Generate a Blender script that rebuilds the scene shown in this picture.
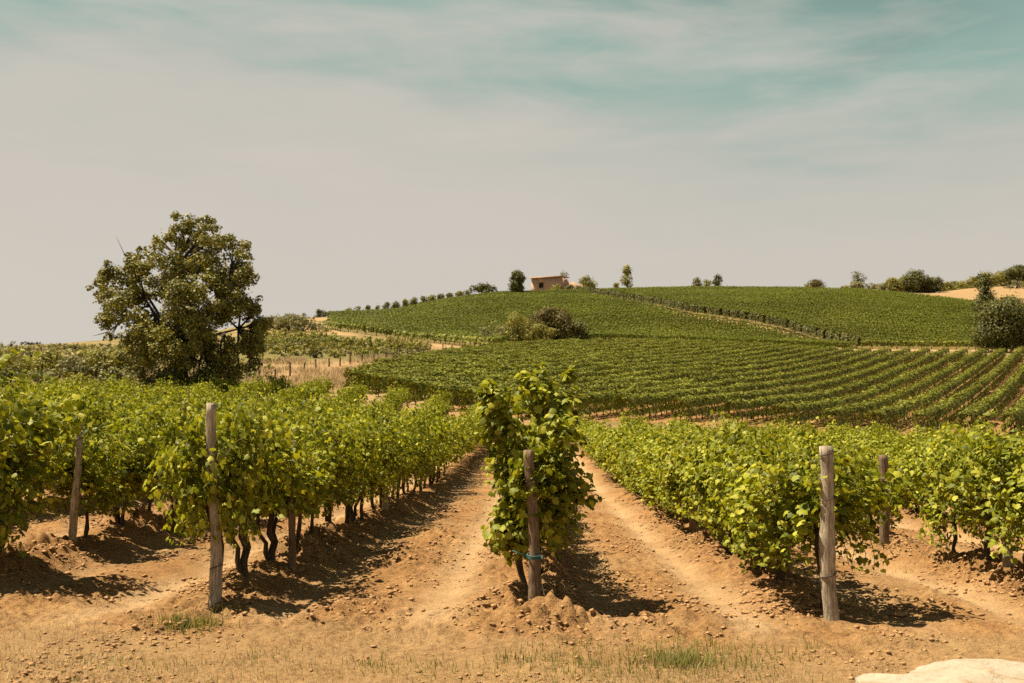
import bpy, math, random
import numpy as np
from mathutils import Vector

for o in list(bpy.data.objects):
    bpy.data.objects.remove(o)
scene = bpy.context.scene
COL = scene.collection
rng = np.random.default_rng(7)
random.seed(7)
R = math.radians

# ------------------------------------------------------------------ camera
CAM_H, PITCH, F = 1.6, math.atan(0.0885), 1000.0
cam_d = bpy.data.cameras.new('camera')
cam = bpy.data.objects.new('camera', cam_d)
COL.objects.link(cam)
cam.location = (0, 0, CAM_H)
cam.rotation_euler = (math.pi / 2 + PITCH, 0, 0)
cam_d.sensor_width = 36.0
cam_d.lens = 36.0 * F / 1024.0
cam_d.clip_start = 0.1
cam_d.clip_end = 9000
cam_d.dof.use_dof = True
cam_d.dof.focus_distance = 10.5
cam_d.dof.aperture_fstop = 4.0
scene.camera = cam

# ------------------------------------------------------------------ sky and sun
SUN_EL, SUN_AZ = R(64), R(-82)            # azimuth measured from +Y towards +X
world = bpy.data.worlds.new('World')
scene.world = world
world.use_nodes = True


class NT:
    """small helper round a node tree"""
    def __init__(s, tree):
        s.t = tree
        tree.nodes.clear()

    def n(s, kind, **kw):
        nd = s.t.nodes.new(kind)
        for k, v in kw.items():
            if k.startswith('i_'):
                key = k[2:]
                key = int(key) if key.isdigit() else key.replace('__', ' ')
                if isinstance(v, bpy.types.NodeSocket):
                    s.t.links.new(v, nd.inputs[key])
                else:
                    nd.inputs[key].default_value = v
            else:
                setattr(nd, k, v)
        return nd

    def link(s, a, b):
        s.t.links.new(a, b)

    def math(s, op, a, b=0.0, clamp=False):
        nd = s.n('ShaderNodeMath', operation=op, use_clamp=clamp)
        for i, v in enumerate((a, b)):
            if isinstance(v, bpy.types.NodeSocket):
                s.link(v, nd.inputs[i])
            else:
                nd.inputs[i].default_value = v
        return nd.outputs[0]

    def mix(s, fac, a, b, blend='MIX'):
        nd = s.n('ShaderNodeMixRGB', blend_type=blend)
        for i, v in enumerate((fac, a, b)):
            if isinstance(v, bpy.types.NodeSocket):
                s.link(v, nd.inputs[i])
            elif i == 0:
                nd.inputs[0].default_value = v
            else:
                nd.inputs[i].default_value = (v[0], v[1], v[2], 1)
        return nd.outputs[0]

    def ramp(s, fac, stops, interp='LINEAR'):
        nd = s.n('ShaderNodeValToRGB')
        cr = nd.color_ramp
        cr.interpolation = interp
        while len(cr.elements) < len(stops):
            cr.elements.new(0.5)
        for e, (p, c) in zip(cr.elements, stops):
            e.position = p
            c = (c, c, c) if isinstance(c, (int, float)) else c
            e.color = (c[0], c[1], c[2], 1)
        s.link(fac, nd.inputs[0])
        return nd.outputs[0]

    def noise(s, vec, scale, detail=4, rough=0.5, dist=0.0):
        nd = s.n('ShaderNodeTexNoise')
        nd.inputs['Scale'].default_value = scale
        nd.inputs['Detail'].default_value = detail
        nd.inputs['Roughness'].default_value = rough
        nd.inputs['Distortion'].default_value = dist
        if vec is not None:
            s.link(vec, nd.inputs['Vector'])
        return nd.outputs['Fac']


def build_sky():
    w = NT(world.node_tree)
    sky = w.n('ShaderNodeTexSky', sky_type='NISHITA', sun_disc=False)
    sky.sun_elevation = SUN_EL
    sky.sun_rotation = SUN_AZ
    sky.dust_density = 4.0
    tc = w.n('ShaderNodeTexCoord')
    sep = w.n('ShaderNodeSeparateXYZ')
    w.link(tc.outputs['Generated'], sep.inputs[0])
    X, Z = sep.outputs[0], sep.outputs[2]
    # hazy warm summer air: pale beige at the horizon, teal higher up, darkened overhead to deepen shadows
    mp = w.n('ShaderNodeMapping')
    mp.inputs['Scale'].default_value = (1.3, 1.3, 7.0)
    mp.inputs['Rotation'].default_value = (0, R(7), 0)
    w.link(tc.outputs['Generated'], mp.inputs[0])
    nb = w.noise(mp.outputs[0], 1.7, 5, 0.5, 0.4)
    nf = w.noise(mp.outputs[0], 6.0, 6, 0.62, 0.8)
    zz = w.math('ADD', Z, w.math('MULTIPLY', w.math('SUBTRACT', nb, 0.5), 0.24))
    zz = w.math('ADD', zz, w.ramp(w.math('ADD', X, 0.5), [(0.15, 0.022), (0.42, 0.02), (0.85, 0.085)], 'EASE'))
    zz = w.math('ADD', zz, w.math('MULTIPLY', w.math('SUBTRACT', nf, 0.5), 0.035))
    base = w.ramp(zz, [(0.0, (0.65, 0.60, 0.54)), (0.13, (0.63, 0.58, 0.515)), (0.25, (0.60, 0.555, 0.49)),
                       (0.335, (0.52, 0.52, 0.46)), (0.405, (0.31, 0.445, 0.39)), (0.5, (0.18, 0.30, 0.27)),
                       (0.7, (0.06, 0.11, 0.12)), (1.0, (0.03, 0.06, 0.08))])
    # thin high cirrus
    mp2 = w.n('ShaderNodeMapping')
    mp2.inputs['Scale'].default_value = (1.6, 1.6, 8.0)
    mp2.inputs['Rotation'].default_value = (0, R(11), 0)
    mp2.inputs['Location'].default_value = (0.35, 0.0, 0.2)
    w.link(tc.outputs['Generated'], mp2.inputs[0])
    c1 = w.noise(mp2.outputs[0], 2.0, 8, 0.58, 0.35)
    cf = w.ramp(c1, [(0.44, 0.0), (0.64, 0.62)])
    hi = w.ramp(Z, [(0.16, 0.0), (0.3, 1.0), (0.5, 1.0), (0.7, 0.2)])
    cm = w.math('MULTIPLY', cf, hi)
    base = w.mix(cm, base, (0.64, 0.575, 0.515))
    nish = w.mix(1.0, sky.outputs[0], (0.075, 0.066, 0.052), 'MULTIPLY')
    col = w.mix(0.9, nish, base)
    bg = w.n('ShaderNodeBackground')
    bg.inputs['Strength'].default_value = 0.48
    w.link(col, bg.inputs[0])
    out = w.n('ShaderNodeOutputWorld')
    w.link(bg.outputs[0], out.inputs[0])


build_sky()

sun_d = bpy.data.lights.new('sun', 'SUN')
sun_d.energy = 5.0
sun_d.angle = R(0.5)
sun_d.color = (1.0, 0.90, 0.70)
sun = bpy.data.objects.new('sun', sun_d)
COL.objects.link(sun)
sdir = Vector((math.cos(SUN_EL) * math.sin(SUN_AZ), math.cos(SUN_EL) * math.cos(SUN_AZ), math.sin(SUN_EL)))
sun.rotation_euler = sdir.to_track_quat('Z', 'Y').to_euler()
sun.location = (-30, 10, 60)

scene.view_settings.view_transform = 'Standard'
scene.view_settings.look = 'None'
scene.view_settings.exposure = 1.16
scene.view_settings.gamma = 1.0
scene.render.engine = 'CYCLES'
scene.cycles.max_bounces = 5
scene.cycles.diffuse_bounces = 2
scene.cycles.glossy_bounces = 2
scene.cycles.transmission_bounces = 4
scene.cycles.transparent_max_bounces = 4
scene.cycles.caustics_reflective = False
scene.cycles.caustics_refractive = False
scene.cycles.use_denoising = False

# ------------------------------------------------------------------ helpers
CP, SP = math.cos(PITCH), math.sin(PITCH)


def at(px, py, D):
    """world point that lies at depth D on the ray through a picture point"""
    a, b = (px - 512) / F, (341.5 - py) / F
    t = D / (CP - b * SP)
    return Vector((a * t, D, CAM_H + t * (SP + b * CP)))


def zpix(py, D):
    return at(512, py, D).z


def tag(o, label=None, cat=None, group=None, kind=None):
    if label: o['label'] = label
    if cat: o['category'] = cat
    if group: o['group'] = group
    if kind: o['kind'] = kind
    return o


def empty(name, loc, rz=0.0):
    o = bpy.data.objects.new(name, None)
    o.empty_display_size = 0.2
    COL.objects.link(o)
    o.location = loc
    o.rotation_euler = (0, 0, rz)
    return o


def mesh_data(name, V, faces, mat, smooth=False, mat_idx=None):
    """faces: list of int arrays (M x k)"""
    me = bpy.data.meshes.new(name)
    V = np.asarray(V, dtype=np.float32)
    me.vertices.add(len(V))
    me.vertices.foreach_set('co', V.ravel())
    faces = [np.asarray(f, dtype=np.int32) for f in faces if len(f)]
    loops = np.concatenate([f.ravel() for f in faces])
    tot = np.concatenate([np.full(len(f), f.shape[1], dtype=np.int32) for f in faces])
    start = np.concatenate([[0], np.cumsum(tot)[:-1]]).astype(np.int32)
    me.loops.add(len(loops))
    me.loops.foreach_set('vertex_index', loops)
    me.polygons.add(len(tot))
    me.polygons.foreach_set('loop_start', start)
    me.polygons.foreach_set('loop_total', tot)
    if smooth:
        me.polygons.foreach_set('use_smooth', np.ones(len(tot), dtype=bool))
    for m in (mat if isinstance(mat, (list, tuple)) else [mat]):
        me.materials.append(m)
    if mat_idx is not None:
        me.polygons.foreach_set('material_index', np.asarray(mat_idx, dtype=np.int32))
    me.update(calc_edges=True)
    return me


def obj(name, me, parent=None, loc=None):
    o = bpy.data.objects.new(name, me)
    COL.objects.link(o)
    if parent is not None:
        o.parent = parent
    if loc is not None:
        o.location = loc
    return o


class Geo:
    """collects vertices and faces of one mesh"""
    def __init__(s):
        s.V, s.Fs, s.n = [], {}, 0

    def add(s, V, F):
        V = np.asarray(V, dtype=np.float64).reshape(-1, 3)
        for f in (F if isinstance(F, list) else [F]):
            f = np.asarray(f, dtype=np.int64)
            if len(f):
                s.Fs.setdefault(f.shape[1], []).append(f + s.n)
        s.V.append(V)
        s.n += len(V)

    def data(s, name, mat, smooth=False):
        return mesh_data(name, np.concatenate(s.V), [np.concatenate(v) for v in s.Fs.values()], mat, smooth)

    def box(s, x0, x1, y0, y1, z0, z1):
        V = [(x, y, z) for z in (z0, z1) for y in (y0, y1) for x in (x0, x1)]
        s.add(V, np.array([(0, 2, 3, 1), (4, 5, 7, 6), (0, 1, 5, 4), (2, 6, 7, 3), (0, 4, 6, 2), (1, 3, 7, 5)]))

    def tube(s, P, rad, seg=7, cap=True, wob=0.0):
        P = np.asarray(P, dtype=np.float64)
        rad = np.broadcast_to(np.asarray(rad, dtype=np.float64), (len(P),))
        T = np.gradient(P, axis=0)
        T /= np.linalg.norm(T, axis=1)[:, None] + 1e-9
        ref = np.array([0.0, 1.0, 0.0]) if abs(T[:, 1]).mean() < 0.8 else np.array([1.0, 0, 0])
        A = np.cross(T, ref)
        A /= np.linalg.norm(A, axis=1)[:, None] + 1e-9
        B = np.cross(T, A)
        ang = np.linspace(0, 2 * np.pi, seg, endpoint=False)
        rr = rad[:, None] * (1 + wob * rng.normal(0, 1, (len(P), seg)))
        V = P[:, None, :] + rr[:, :, None] * (np.cos(ang)[None, :, None] * A[:, None, :] + np.sin(ang)[None, :, None] * B[:, None, :])
        n = len(P)
        i = np.arange(n - 1)[:, None] * seg
        j = np.arange(seg)[None, :]
        k = (j + 1) % seg
        Fq = np.stack([i + j, i + k, i + seg + k, i + seg + j], axis=-1).reshape(-1, 4)
        V = V.reshape(-1, 3)
        if cap:
            V = np.vstack([V, P[-1], P[0]])
            c = n * seg
            jj = np.arange(seg)
            top = np.stack([(n - 1) * seg + jj, (n - 1) * seg + (jj + 1) % seg, np.full(seg, c)], axis=-1)
            bot = np.stack([(jj + 1) % seg, jj, np.full(seg, c + 1)], axis=-1)
            s.add(V, [Fq, top, bot])
        else:
            s.add(V, Fq)


def unit(v):
    return v / (np.linalg.norm(v, axis=-1, keepdims=True) + 1e-9)


# --- numpy value noise
def _h(ix, iy, iz, seed):
    n = (ix * 374761393 + iy * 668265263 + iz * 2147483647 + seed * 1274126177) & 0xFFFFFFFF
    n = ((n ^ (n >> 13)) * 1274126177) & 0xFFFFFFFF
    n = (n ^ (n >> 16)) & 0xFFFFFFFF
    return n.astype(np.float64) / 4294967295.0


def vnoise(x, y, z=None, seed=0):
    z = np.zeros_like(x) if z is None else z
    xi, yi, zi = np.floor(x).astype(np.int64), np.floor(y).astype(np.int64), np.floor(z).astype(np.int64)
    fx, fy, fz = x - xi, y - yi, z - zi
    fx, fy, fz = (t * t * t * (t * (t * 6 - 15) + 10) for t in (fx, fy, fz))
    r = 0
    for dx in (0, 1):
        for dy in (0, 1):
            for dz in (0, 1):
                wgt = (fx if dx else 1 - fx) * (fy if dy else 1 - fy) * (fz if dz else 1 - fz)
                r = r + wgt * _h(xi + dx, yi + dy, zi + dz, seed)
    return r * 2 - 1


def vnoise2(x, y, seed=0):
    xi, yi = np.floor(x).astype(np.int64), np.floor(y).astype(np.int64)
    fx, fy = x - xi, y - yi
    fx, fy = (t * t * t * (t * (t * 6 - 15) + 10) for t in (fx, fy))
    z0 = np.zeros_like(xi)
    r = 0
    for dx in (0, 1):
        for dy in (0, 1):
            r = r + (fx if dx else 1 - fx) * (fy if dy else 1 - fy) * _h(xi + dx, yi + dy, z0, seed)
    return r * 2 - 1


def fbm2(x, y, octs=4, seed=0, gain=0.5):
    r, a = 0, 1.0
    for k in range(octs):
        r = r + a * vnoise2(x, y, seed + k)
        x, y, a = x * 2.03 + 7.1, y * 2.03 + 3.7, a * gain
    return r


def sstep(a, b, x):
    t = np.clip((x - a) / (b - a), 0, 1)
    return t * t * (3 - 2 * t)


# ------------------------------------------------------------------ terrain heights
def pchip(x, y, xq):
    x, y, xq = (np.asarray(v, dtype=np.float64) for v in (x, y, xq))
    h = np.diff(x)
    d = np.diff(y) / h
    m = np.zeros_like(y)
    for i in range(1, len(x) - 1):
        if d[i - 1] * d[i] > 0:
            w1, w2 = 2 * h[i] + h[i - 1], h[i] + 2 * h[i - 1]
            m[i] = (w1 + w2) / (w1 / d[i - 1] + w2 / d[i])
    m[0], m[-1] = d[0], d[-1]
    k = np.clip(np.searchsorted(x, xq) - 1, 0, len(h) - 1)
    t = np.clip((xq - x[k]) / h[k], 0, 1)
    return ((1 + 2 * t) * (1 - t) ** 2 * y[k] + t * (1 - t) ** 2 * h[k] * m[k]
            + t * t * (3 - 2 * t) * y[k + 1] + t * t * (t - 1) * h[k] * m[k + 1])


NEAR_D = [4, 9, 14, 20, 30, 40, 50]
# bearing -> heights of the near ground, then (distance, apparent height) pairs of the hills
COLS = {
    -500: ([.1, .1, .3, .5, 1.1, 1.9, 2.7], [(70, 395), (100, 380), (150, 368), (250, 357), (400, 351)]),
    0:    ([.05, .1, .25, .4, .8, 1.5, 2.2], [(62, 402), (75, 388), (100, 373), (150, 362), (200, 357), (300, 352), (420, 350)]),
    100:  ([.05, .05, .18, .3, .7, 1.3, 2.0], [(62, 403), (75, 388), (100, 371), (150, 357), (200, 352), (300, 346), (400, 344)]),
    200:  ([0, 0, .08, .15, .45, 1.0, 1.7], [(62, 404), (75, 388), (90, 375), (110, 362), (150, 349), (200, 341), (300, 334), (380, 333)]),
    280:  ([0, 0, 0, .05, .3, .8, 1.5], [(62, 404), (75, 388), (90, 374), (110, 360), (130, 352), (160, 341), (200, 331), (260, 324), (300, 321)]),
    340:  ([0, 0, -.02, 0, .2, .6, 1.2], [(62, 409), (75, 393), (90, 379), (110, 362), (130, 354), (160, 343), (200, 332), (250, 322), (290, 318.5)]),
    420:  ([0, 0, -.04, -.05, .05, .35, .9], [(62, 414), (75, 396), (90, 381), (110, 366), (130, 356), (160, 347), (200, 340), (250, 321), (300, 310), (325, 308)]),
    512:  ([0, 0, -.05, -.1, -.05, .2, .6], [(62, 420), (72, 408), (85, 393), (100, 378), (130, 360), (160, 349), (180, 345), (200, 341), (250, 319), (310, 300), (340, 297)]),
    600:  ([0, 0, -.06, -.12, -.1, .1, .45], [(62, 425), (70, 413), (85, 396), (100, 381), (130, 362), (165, 347), (185, 343), (205, 338), (260, 313), (320, 298), (355, 294.5)]),
    720:  ([0, 0, -.08, -.15, -.15, 0, .3], [(60, 432), (70, 420), (85, 403), (100, 389), (130, 369), (165, 352), (185, 347), (205, 341), (230, 327), (290, 302), (335, 293), (355, 291.5)]),
    860:  ([0, 0, -.1, -.2, -.28, -.2, .05], [(60, 441), (72, 431), (85, 417), (100, 401), (130, 376), (165, 357), (185, 351.5), (205, 348.5), (232, 332), (290, 305), (335, 294.5), (360, 293)]),
    980:  ([0, 0, -.1, -.22, -.35, -.3, -.1], [(60, 444), (72, 433), (85, 418), (100, 403), (130, 378), (165, 359), (185, 353), (205, 349), (232, 333), (290, 308), (340, 298), (420, 291.5)]),
    1060: ([0, 0, -.12, -.25, -.4, -.4, -.2], [(60, 446), (72, 435), (85, 420), (100, 405), (130, 380), (165, 360), (185, 353), (205, 348), (240, 330), (300, 305), (350, 295), (430, 288)]),
    1500: ([0, 0, -.2, -.35, -.6, -.7, -.5], [(72, 440), (100, 412), (150, 375), (200, 352), (300, 315), (430, 290)]),
}
LD = np.linspace(math.log(3.0), math.log(4500), 420)
QF = np.linspace(-1.2, 1.2, 481)


def build_table():
    keys = sorted(COLS)
    rows = []
    for k in keys:
        near, far = COLS[k]
        D = list(NEAR_D) + [d for d, _ in far]
        Z = list(near) + [zpix(y, d) for d, y in far]
        zl, dl = Z[-1], D[-1]
        D += [dl + 60, dl + 180, dl + 500, 2000, 4600]
        Z += [zl * 0.985, zl * 0.8, zl * 0.35, 1, -10]
        rows.append(pchip(np.log(D), Z, np.clip(LD, math.log(D[0]), None)))
    rows = np.array(rows)
    q = (np.array(keys) - 512) / F
    T = np.empty((len(QF), len(LD)))
    qq = np.clip(QF, q[0], q[-1])
    for j in range(len(LD)):
        T[:, j] = pchip(q, rows[:, j], qq)
    ker = np.array([1, 2, 3, 2, 1.0]); ker /= ker.sum()
    Tp = np.pad(T, ((2, 2), (0, 0)), mode='edge')
    T = sum(ker[i] * Tp[i:i + len(QF)] for i in range(5))
    return T


TAB = build_table()


def ground_far(x, y):
    x, y = np.asarray(x, dtype=np.float64), np.asarray(y, dtype=np.float64)
    D = np.maximum(y, 4.0)
    q = np.clip(x / D * CP, QF[0], QF[-1] - 1e-6)
    l = np.clip(np.log(D), LD[0], LD[-1] - 1e-6)
    fi = (q - QF[0]) / (QF[1] - QF[0])
    fj = (l - LD[0]) / (LD[1] - LD[0])
    i, j = np.clip(fi.astype(int), 0, len(QF) - 2), np.clip(fj.astype(int), 0, len(LD) - 2)
    a, b = fi - i, fj - j
    return (TAB[i, j] * (1 - a) * (1 - b) + TAB[i + 1, j] * a * (1 - b) + TAB[i, j + 1] * (1 - a) * b + TAB[i + 1, j + 1] * a * b)


ROW_X = {0: .21, 1: 2.70, 2: 5.12, 3: 7.75, 4: 10.4, 5: 13.0, 6: 15.6, 7: 18.2, 8: 20.8, 9: 23.4, 10: 26.0,
         -1: -2.73, -2: -5.30, -3: -7.95, -4: -10.6, -5: -13.2, -6: -15.8, -7: -18.4, -8: -21.0, -9: -23.6, -10: -26.2}
ROW_KEYS = np.array(sorted(ROW_X))
ROW_VALS = np.array([ROW_X[k] for k in ROW_KEYS])


def row_x(k, y):
    return ROW_X[k] + 0.025 * (y - 9)


def row_u(x, y):
    """distance across the alley: signed metres to the nearest row, and the 0..1 place between rows"""
    xs = x - 0.025 * (y - 9)
    f = np.interp(xs, ROW_VALS, ROW_KEYS.astype(float))
    u = f - np.floor(f)
    d = np.minimum(u, 1 - u) * 2.6
    return u, d


ROW_START = 8.9


def ground_detail(x, y):
    """tilled earth: ridges under the vines, smoother wheel tracks between them, clods"""
    u, d = row_u(x, y)
    infield = sstep(8.0, 9.2, y) * (1 - sstep(50, 56, y)) * (np.abs(x) < 60)
    ridge = np.exp(-(d / 0.42) ** 2)
    track = np.maximum(np.exp(-((u - 0.70) / 0.085) ** 2), 0.75 * np.exp(-((u - 0.26) / 0.08) ** 2))
    ridge_h = 0.13 * ridge * infield * sstep(8.7, 10.2, y) * (0.75 + 0.5 * vnoise2(x * 0.9, y * 0.9, 5)) - 0.035 * track * infield
    near = 1 - sstep(18, 34, y)
    rough = (0.75 + 0.8 * ridge) * (1 - 0.75 * track * infield) * (0.45 + 0.55 * sstep(6.9, 8.4, y))
    rough = rough * (0.7 + 0.6 * vnoise2(x * 0.7, y * 0.7, 9))
    c = np.abs(vnoise2(x * 4.1, y * 4.1, 11)) * 0.050 + np.abs(vnoise2(x * 8.7 + 3, y * 8.7, 12)) * 0.036
    c = c + np.maximum(vnoise2(x * 15.3, y * 15.3, 13), 0) * 0.026 + vnoise2(x * 1.9, y * 1.9, 14) * 0.03
    c = c + np.maximum(vnoise2(x * 24.3, y * 24.3, 15), 0.1) * 0.014
    big = 0.04 * vnoise2(x * 0.35, y * 0.35, 21)
    return ridge_h + rough * near * c * 1.5 + big


def gz(x, y):
    x, y = np.asarray(x, dtype=np.float64), np.asarray(y, dtype=np.float64)
    return ground_far(x, y) + ground_detail(x, y)


def gz1(x, y):
    return float(gz(np.array([x]), np.array([y]))[0])


def hit(px, py, d0=4.0, d1=600):
    """where a picture ray meets the ground"""
    D = np.exp(np.linspace(math.log(d0), math.log(d1), 900))
    a, b = (px - 512) / F, (341.5 - py) / F
    t = D / (CP - b * SP)
    z = CAM_H + t * (SP + b * CP)
    g = ground_far(a * t, D)
    k = np.argmax(g >= z)
    return Vector((a * t[k], D[k], gz1(a * t[k], D[k])))


def qpx(x, y):
    return 512 + F * CP * x / np.maximum(y, 1)


# ------------------------------------------------------------------ materials
def new_mat(name):
    m = bpy.data.materials.new(name)
    m.use_nodes = True
    return m, NT(m.node_tree)


def finish(nt, shader, disp=None):
    out = nt.n('ShaderNodeOutputMaterial')
    nt.link(shader, out.inputs['Surface'])


def principled(nt, color, rough=0.8, spec=0.3, normal=None):
    p = nt.n('ShaderNodeBsdfPrincipled')
    if isinstance(color, bpy.types.NodeSocket):
        nt.link(color, p.inputs['Base Color'])
    else:
        p.inputs['Base Color'].default_value = (*color, 1)
    if isinstance(rough, bpy.types.NodeSocket):
        nt.link(rough, p.inputs['Roughness'])
    else:
        p.inputs['Roughness'].default_value = rough
    p.inputs['Specular IOR Level'].default_value = spec
    if normal is not None:
        nt.link(normal, p.inputs['Normal'])
    return p.outputs[0]


def bump(nt, h, strength=0.5, dist=0.02):
    b = nt.n('ShaderNodeBump')
    b.inputs['Strength'].default_value = strength
    b.inputs['Distance'].default_value = dist
    nt.link(h, b.inputs['Height'])
    return b.outputs[0]


def leaf_mat(name, cols, trans=0.35, rough=0.42, spec=0.35, patch=0.25, tint=(1.25, 1.15, 0.5)):
    m, t = new_mat(name)
    geo = t.n('ShaderNodeNewGeometry')
    rnd = geo.outputs['Random Per Island']
    stops = [(i / (len(cols) - 1), c) for i, c in enumerate(cols)]
    c = t.ramp(rnd, stops)
    n = t.noise(geo.outputs['Position'], patch, 3, 0.6)
    v = t.ramp(n, [(0.3, 0.72), (0.7, 1.25)])
    c = t.mix(1.0, c, v, 'MULTIPLY')
    pr = principled(t, c, rough, spec)
    tr = t.n('ShaderNodeBsdfTranslucent')
    ct = t.mix(1.0, c, tint, 'MULTIPLY')
    t.link(ct, tr.inputs[0])
    mx = t.n('ShaderNodeMixShader')
    mx.inputs[0].default_value = trans
    t.link(pr, mx.inputs[1])
    t.link(tr.outputs[0], mx.inputs[2])
    finish(t, mx.outputs[0])
    return m


def wood_mat(name, a, b, scale=(9, 9, 1.2)):
    m, t = new_mat(name)
    tc = t.n('ShaderNodeTexCoord')
    mp = t.n('ShaderNodeMapping')
    mp.inputs['Scale'].default_value = scale
    t.link(tc.outputs['Object'], mp.inputs[0])
    n1 = t.noise(mp.outputs[0], 6, 6, 0.65, 0.4)
    n2 = t.noise(tc.outputs['Object'], 5, 4, 0.6)
    c = t.ramp(n1, [(0.3, tuple(v * 0.35 for v in a)), (0.44, a), (0.7, b)])
    c = t.mix(1.0, c, t.ramp(n2, [(0.3, 0.65), (0.7, 1.2)]), 'MULTIPLY')
    finish(t, principled(t, c, 0.85, 0.2, bump(t, n1, 0.9, 0.012)))
    return m


M = {}
M['vine_leaf'] = leaf_mat('vine_leaf', [(.08, .098, .008), (.16, .178, .011), (.24, .248, .016), (.315, .31, .023), (.44, .41, .05)], 0.32, 0.55, 0.2, 0.8, (1.3, 1.25, .55))
M['row_leaf'] = leaf_mat('row_leaf', [(.10, .112, .015), (.15, .16, .02), (.205, .208, .025), (.26, .25, .034)], 0.10, 0.6, 0.2, 0.12)
M['hill_leaf'] = leaf_mat('hill_leaf', [(.092, .112, .016), (.118, .139, .019), (.145, .161, .023), (.172, .183, .029)], 0.25, 0.6, 0.15, 0.05)
M['oak_leaf'] = leaf_mat('oak_leaf', [(.085, .084, .018), (.155, .143, .027), (.235, .205, .038), (.31, .26, .05)], 0.22, 0.5, 0.25, 0.35)
M['shrub_leaf'] = leaf_mat('shrub_leaf', [(.12, .12, .025), (.20, .185, .036), (.27, .24, .05), (.34, .285, .07)], 0.25, 0.6, 0.2, 0.3)
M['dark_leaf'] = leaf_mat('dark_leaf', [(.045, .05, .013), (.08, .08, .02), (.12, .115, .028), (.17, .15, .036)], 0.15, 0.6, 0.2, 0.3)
M['olive_leaf'] = leaf_mat('olive_leaf', [(.14, .13, .055), (.21, .19, .085), (.27, .24, .11)], 0.2, 0.6, 0.2, 0.3)
M['rust_leaf'] = leaf_mat('rust_leaf', [(.055, .045, .014), (.11, .085, .024), (.155, .115, .033), (.13, .118, .028)], 0.18, 0.6, 0.2, 0.5)
M['pale_leaf'] = leaf_mat('pale_leaf', [(.10, .105, .03), (.15, .145, .045), (.19, .17, .06)], 0.3, 0.6, 0.2, 0.3)
M['straw'] = leaf_mat('straw', [(.30, .21, .11), (.42, .31, .17), (.52, .41, .25)], 0.45, 0.7, 0.1, 0.6, (1.1, 1.05, .95))
M['green_blade'] = leaf_mat('green_blade', [(.12, .135, .035), (.19, .19, .055), (.28, .24, .09)], 0.4, 0.55, 0.2, 0.6)
M['post_wood'] = wood_mat('post_wood', (.30, .235, .165), (.50, .415, .31))
M['dark_wood'] = wood_mat('dark_wood', (.14, .092, .055), (.27, .185, .115))
M['bark'] = wood_mat('bark', (.055, .037, .024), (.12, .085, .055))
M['tree_bark'] = wood_mat('tree_bark', (.035, .026, .018), (.09, .066, .045), (2, 2, .5))
M['cane'] = leaf_mat('cane', [(.13, .10, .025), (.17, .15, .03)], 0.0, 0.5, 0.3)


def soil_mat():
    m, t = new_mat('soil')
    geo = t.n('ShaderNodeNewGeometry')
    P = geo.outputs['Position']
    att = t.n('ShaderNodeAttribute', attribute_name='cover')
    sp = t.n('ShaderNodeSeparateColor')
    t.link(att.outputs['Color'], sp.inputs[0])
    dry, track, green = sp.outputs[0], sp.outputs[1], sp.outputs[2]
    n0 = t.noise(P, 0.45, 4, 0.6)
    n1 = t.noise(P, 3.2, 6, 0.65)
    n2 = t.noise(P, 21.0, 5, 0.7)
    n3 = t.noise(P, 75.0, 3, 0.7)
    c = t.ramp(n1, [(0.25, (.178, .090, .034)), (0.5, (.285, .153, .061)), (0.75, (.385, .228, .10))])
    c = t.mix(1.0, c, t.ramp(n2, [(0.3, (.40, .35, .31)), (0.47, (.9, .88, .86)), (0.72, (1.25, 1.25, 1.25))]), 'MULTIPLY')
    c = t.mix(1.0, c, t.ramp(n0, [(0.3, (.84, .81, .78)), (0.7, (1.14, 1.14, 1.12))]), 'MULTIPLY')
    c = t.mix(t.math('MULTIPLY', track, 0.72), c, t.mix(n2, (.42, .27, .135), (.54, .375, .21)))
    strawc = t.mix(n2, (.22, .135, .06), (.37, .25, .125))
    fac = t.math('MULTIPLY', dry, t.ramp(n2, [(0.3, 0.45), (0.6, 1.0)]))
    c = t.mix(fac, c, strawc)
    gc = t.mix(n1, (.075, .08, .02), (.14, .125, .035))
    c = t.mix(t.math('MULTIPLY', green, t.ramp(n2, [(0.35, 0.55), (0.6, 1.0)])), c, gc)
    h = t.math('ADD', t.math('MULTIPLY', n2, 0.7), t.math('MULTIPLY', n3, 0.3))
    finish(t, principled(t, c, 0.95, 0.1, bump(t, h, 1.0, 0.05)))
    return m


M['soil'] = soil_mat()


def stone_mat(name, a, b, stain):
    m, t = new_mat(name)
    tc = t.n('ShaderNodeTexCoord')
    n1 = t.noise(tc.outputs['Object'], 4, 6, 0.6)
    n2 = t.noise(tc.outputs['Object'], 7, 8, 0.62, 0.6)
    c = t.mix(n1, a, b)
    c = t.mix(t.ramp(n2, [(0.5, 0.0), (0.68, 0.8)]), c, stain)
    finish(t, principled(t, c, 0.9, 0.2, bump(t, n2, 0.8, 0.06)))
    return m


M['limestone'] = stone_mat('limestone', (.31, .245, .17), (.40, .335, .255), (.26, .16, .08))
M['clod'] = stone_mat('clod', (.31, .165, .068), (.45, .26, .12), (.24, .125, .05))


def brick_mat():
    m, t = new_mat('brick')
    tc = t.n('ShaderNodeTexCoord')
    n1 = t.noise(tc.outputs['Object'], 0.6, 5, 0.7)
    n2 = t.noise(tc.outputs['Object'], 3.0, 5, 0.7)
    c = t.mix(n1, (.48, .25, .15), (.62, .41, .28))
    c = t.mix(1.0, c, t.ramp(n2, [(0.3, 0.7), (0.7, 1.2)]), 'MULTIPLY')
    finish(t, principled(t, c, 0.9, 0.1))
    return m


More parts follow.
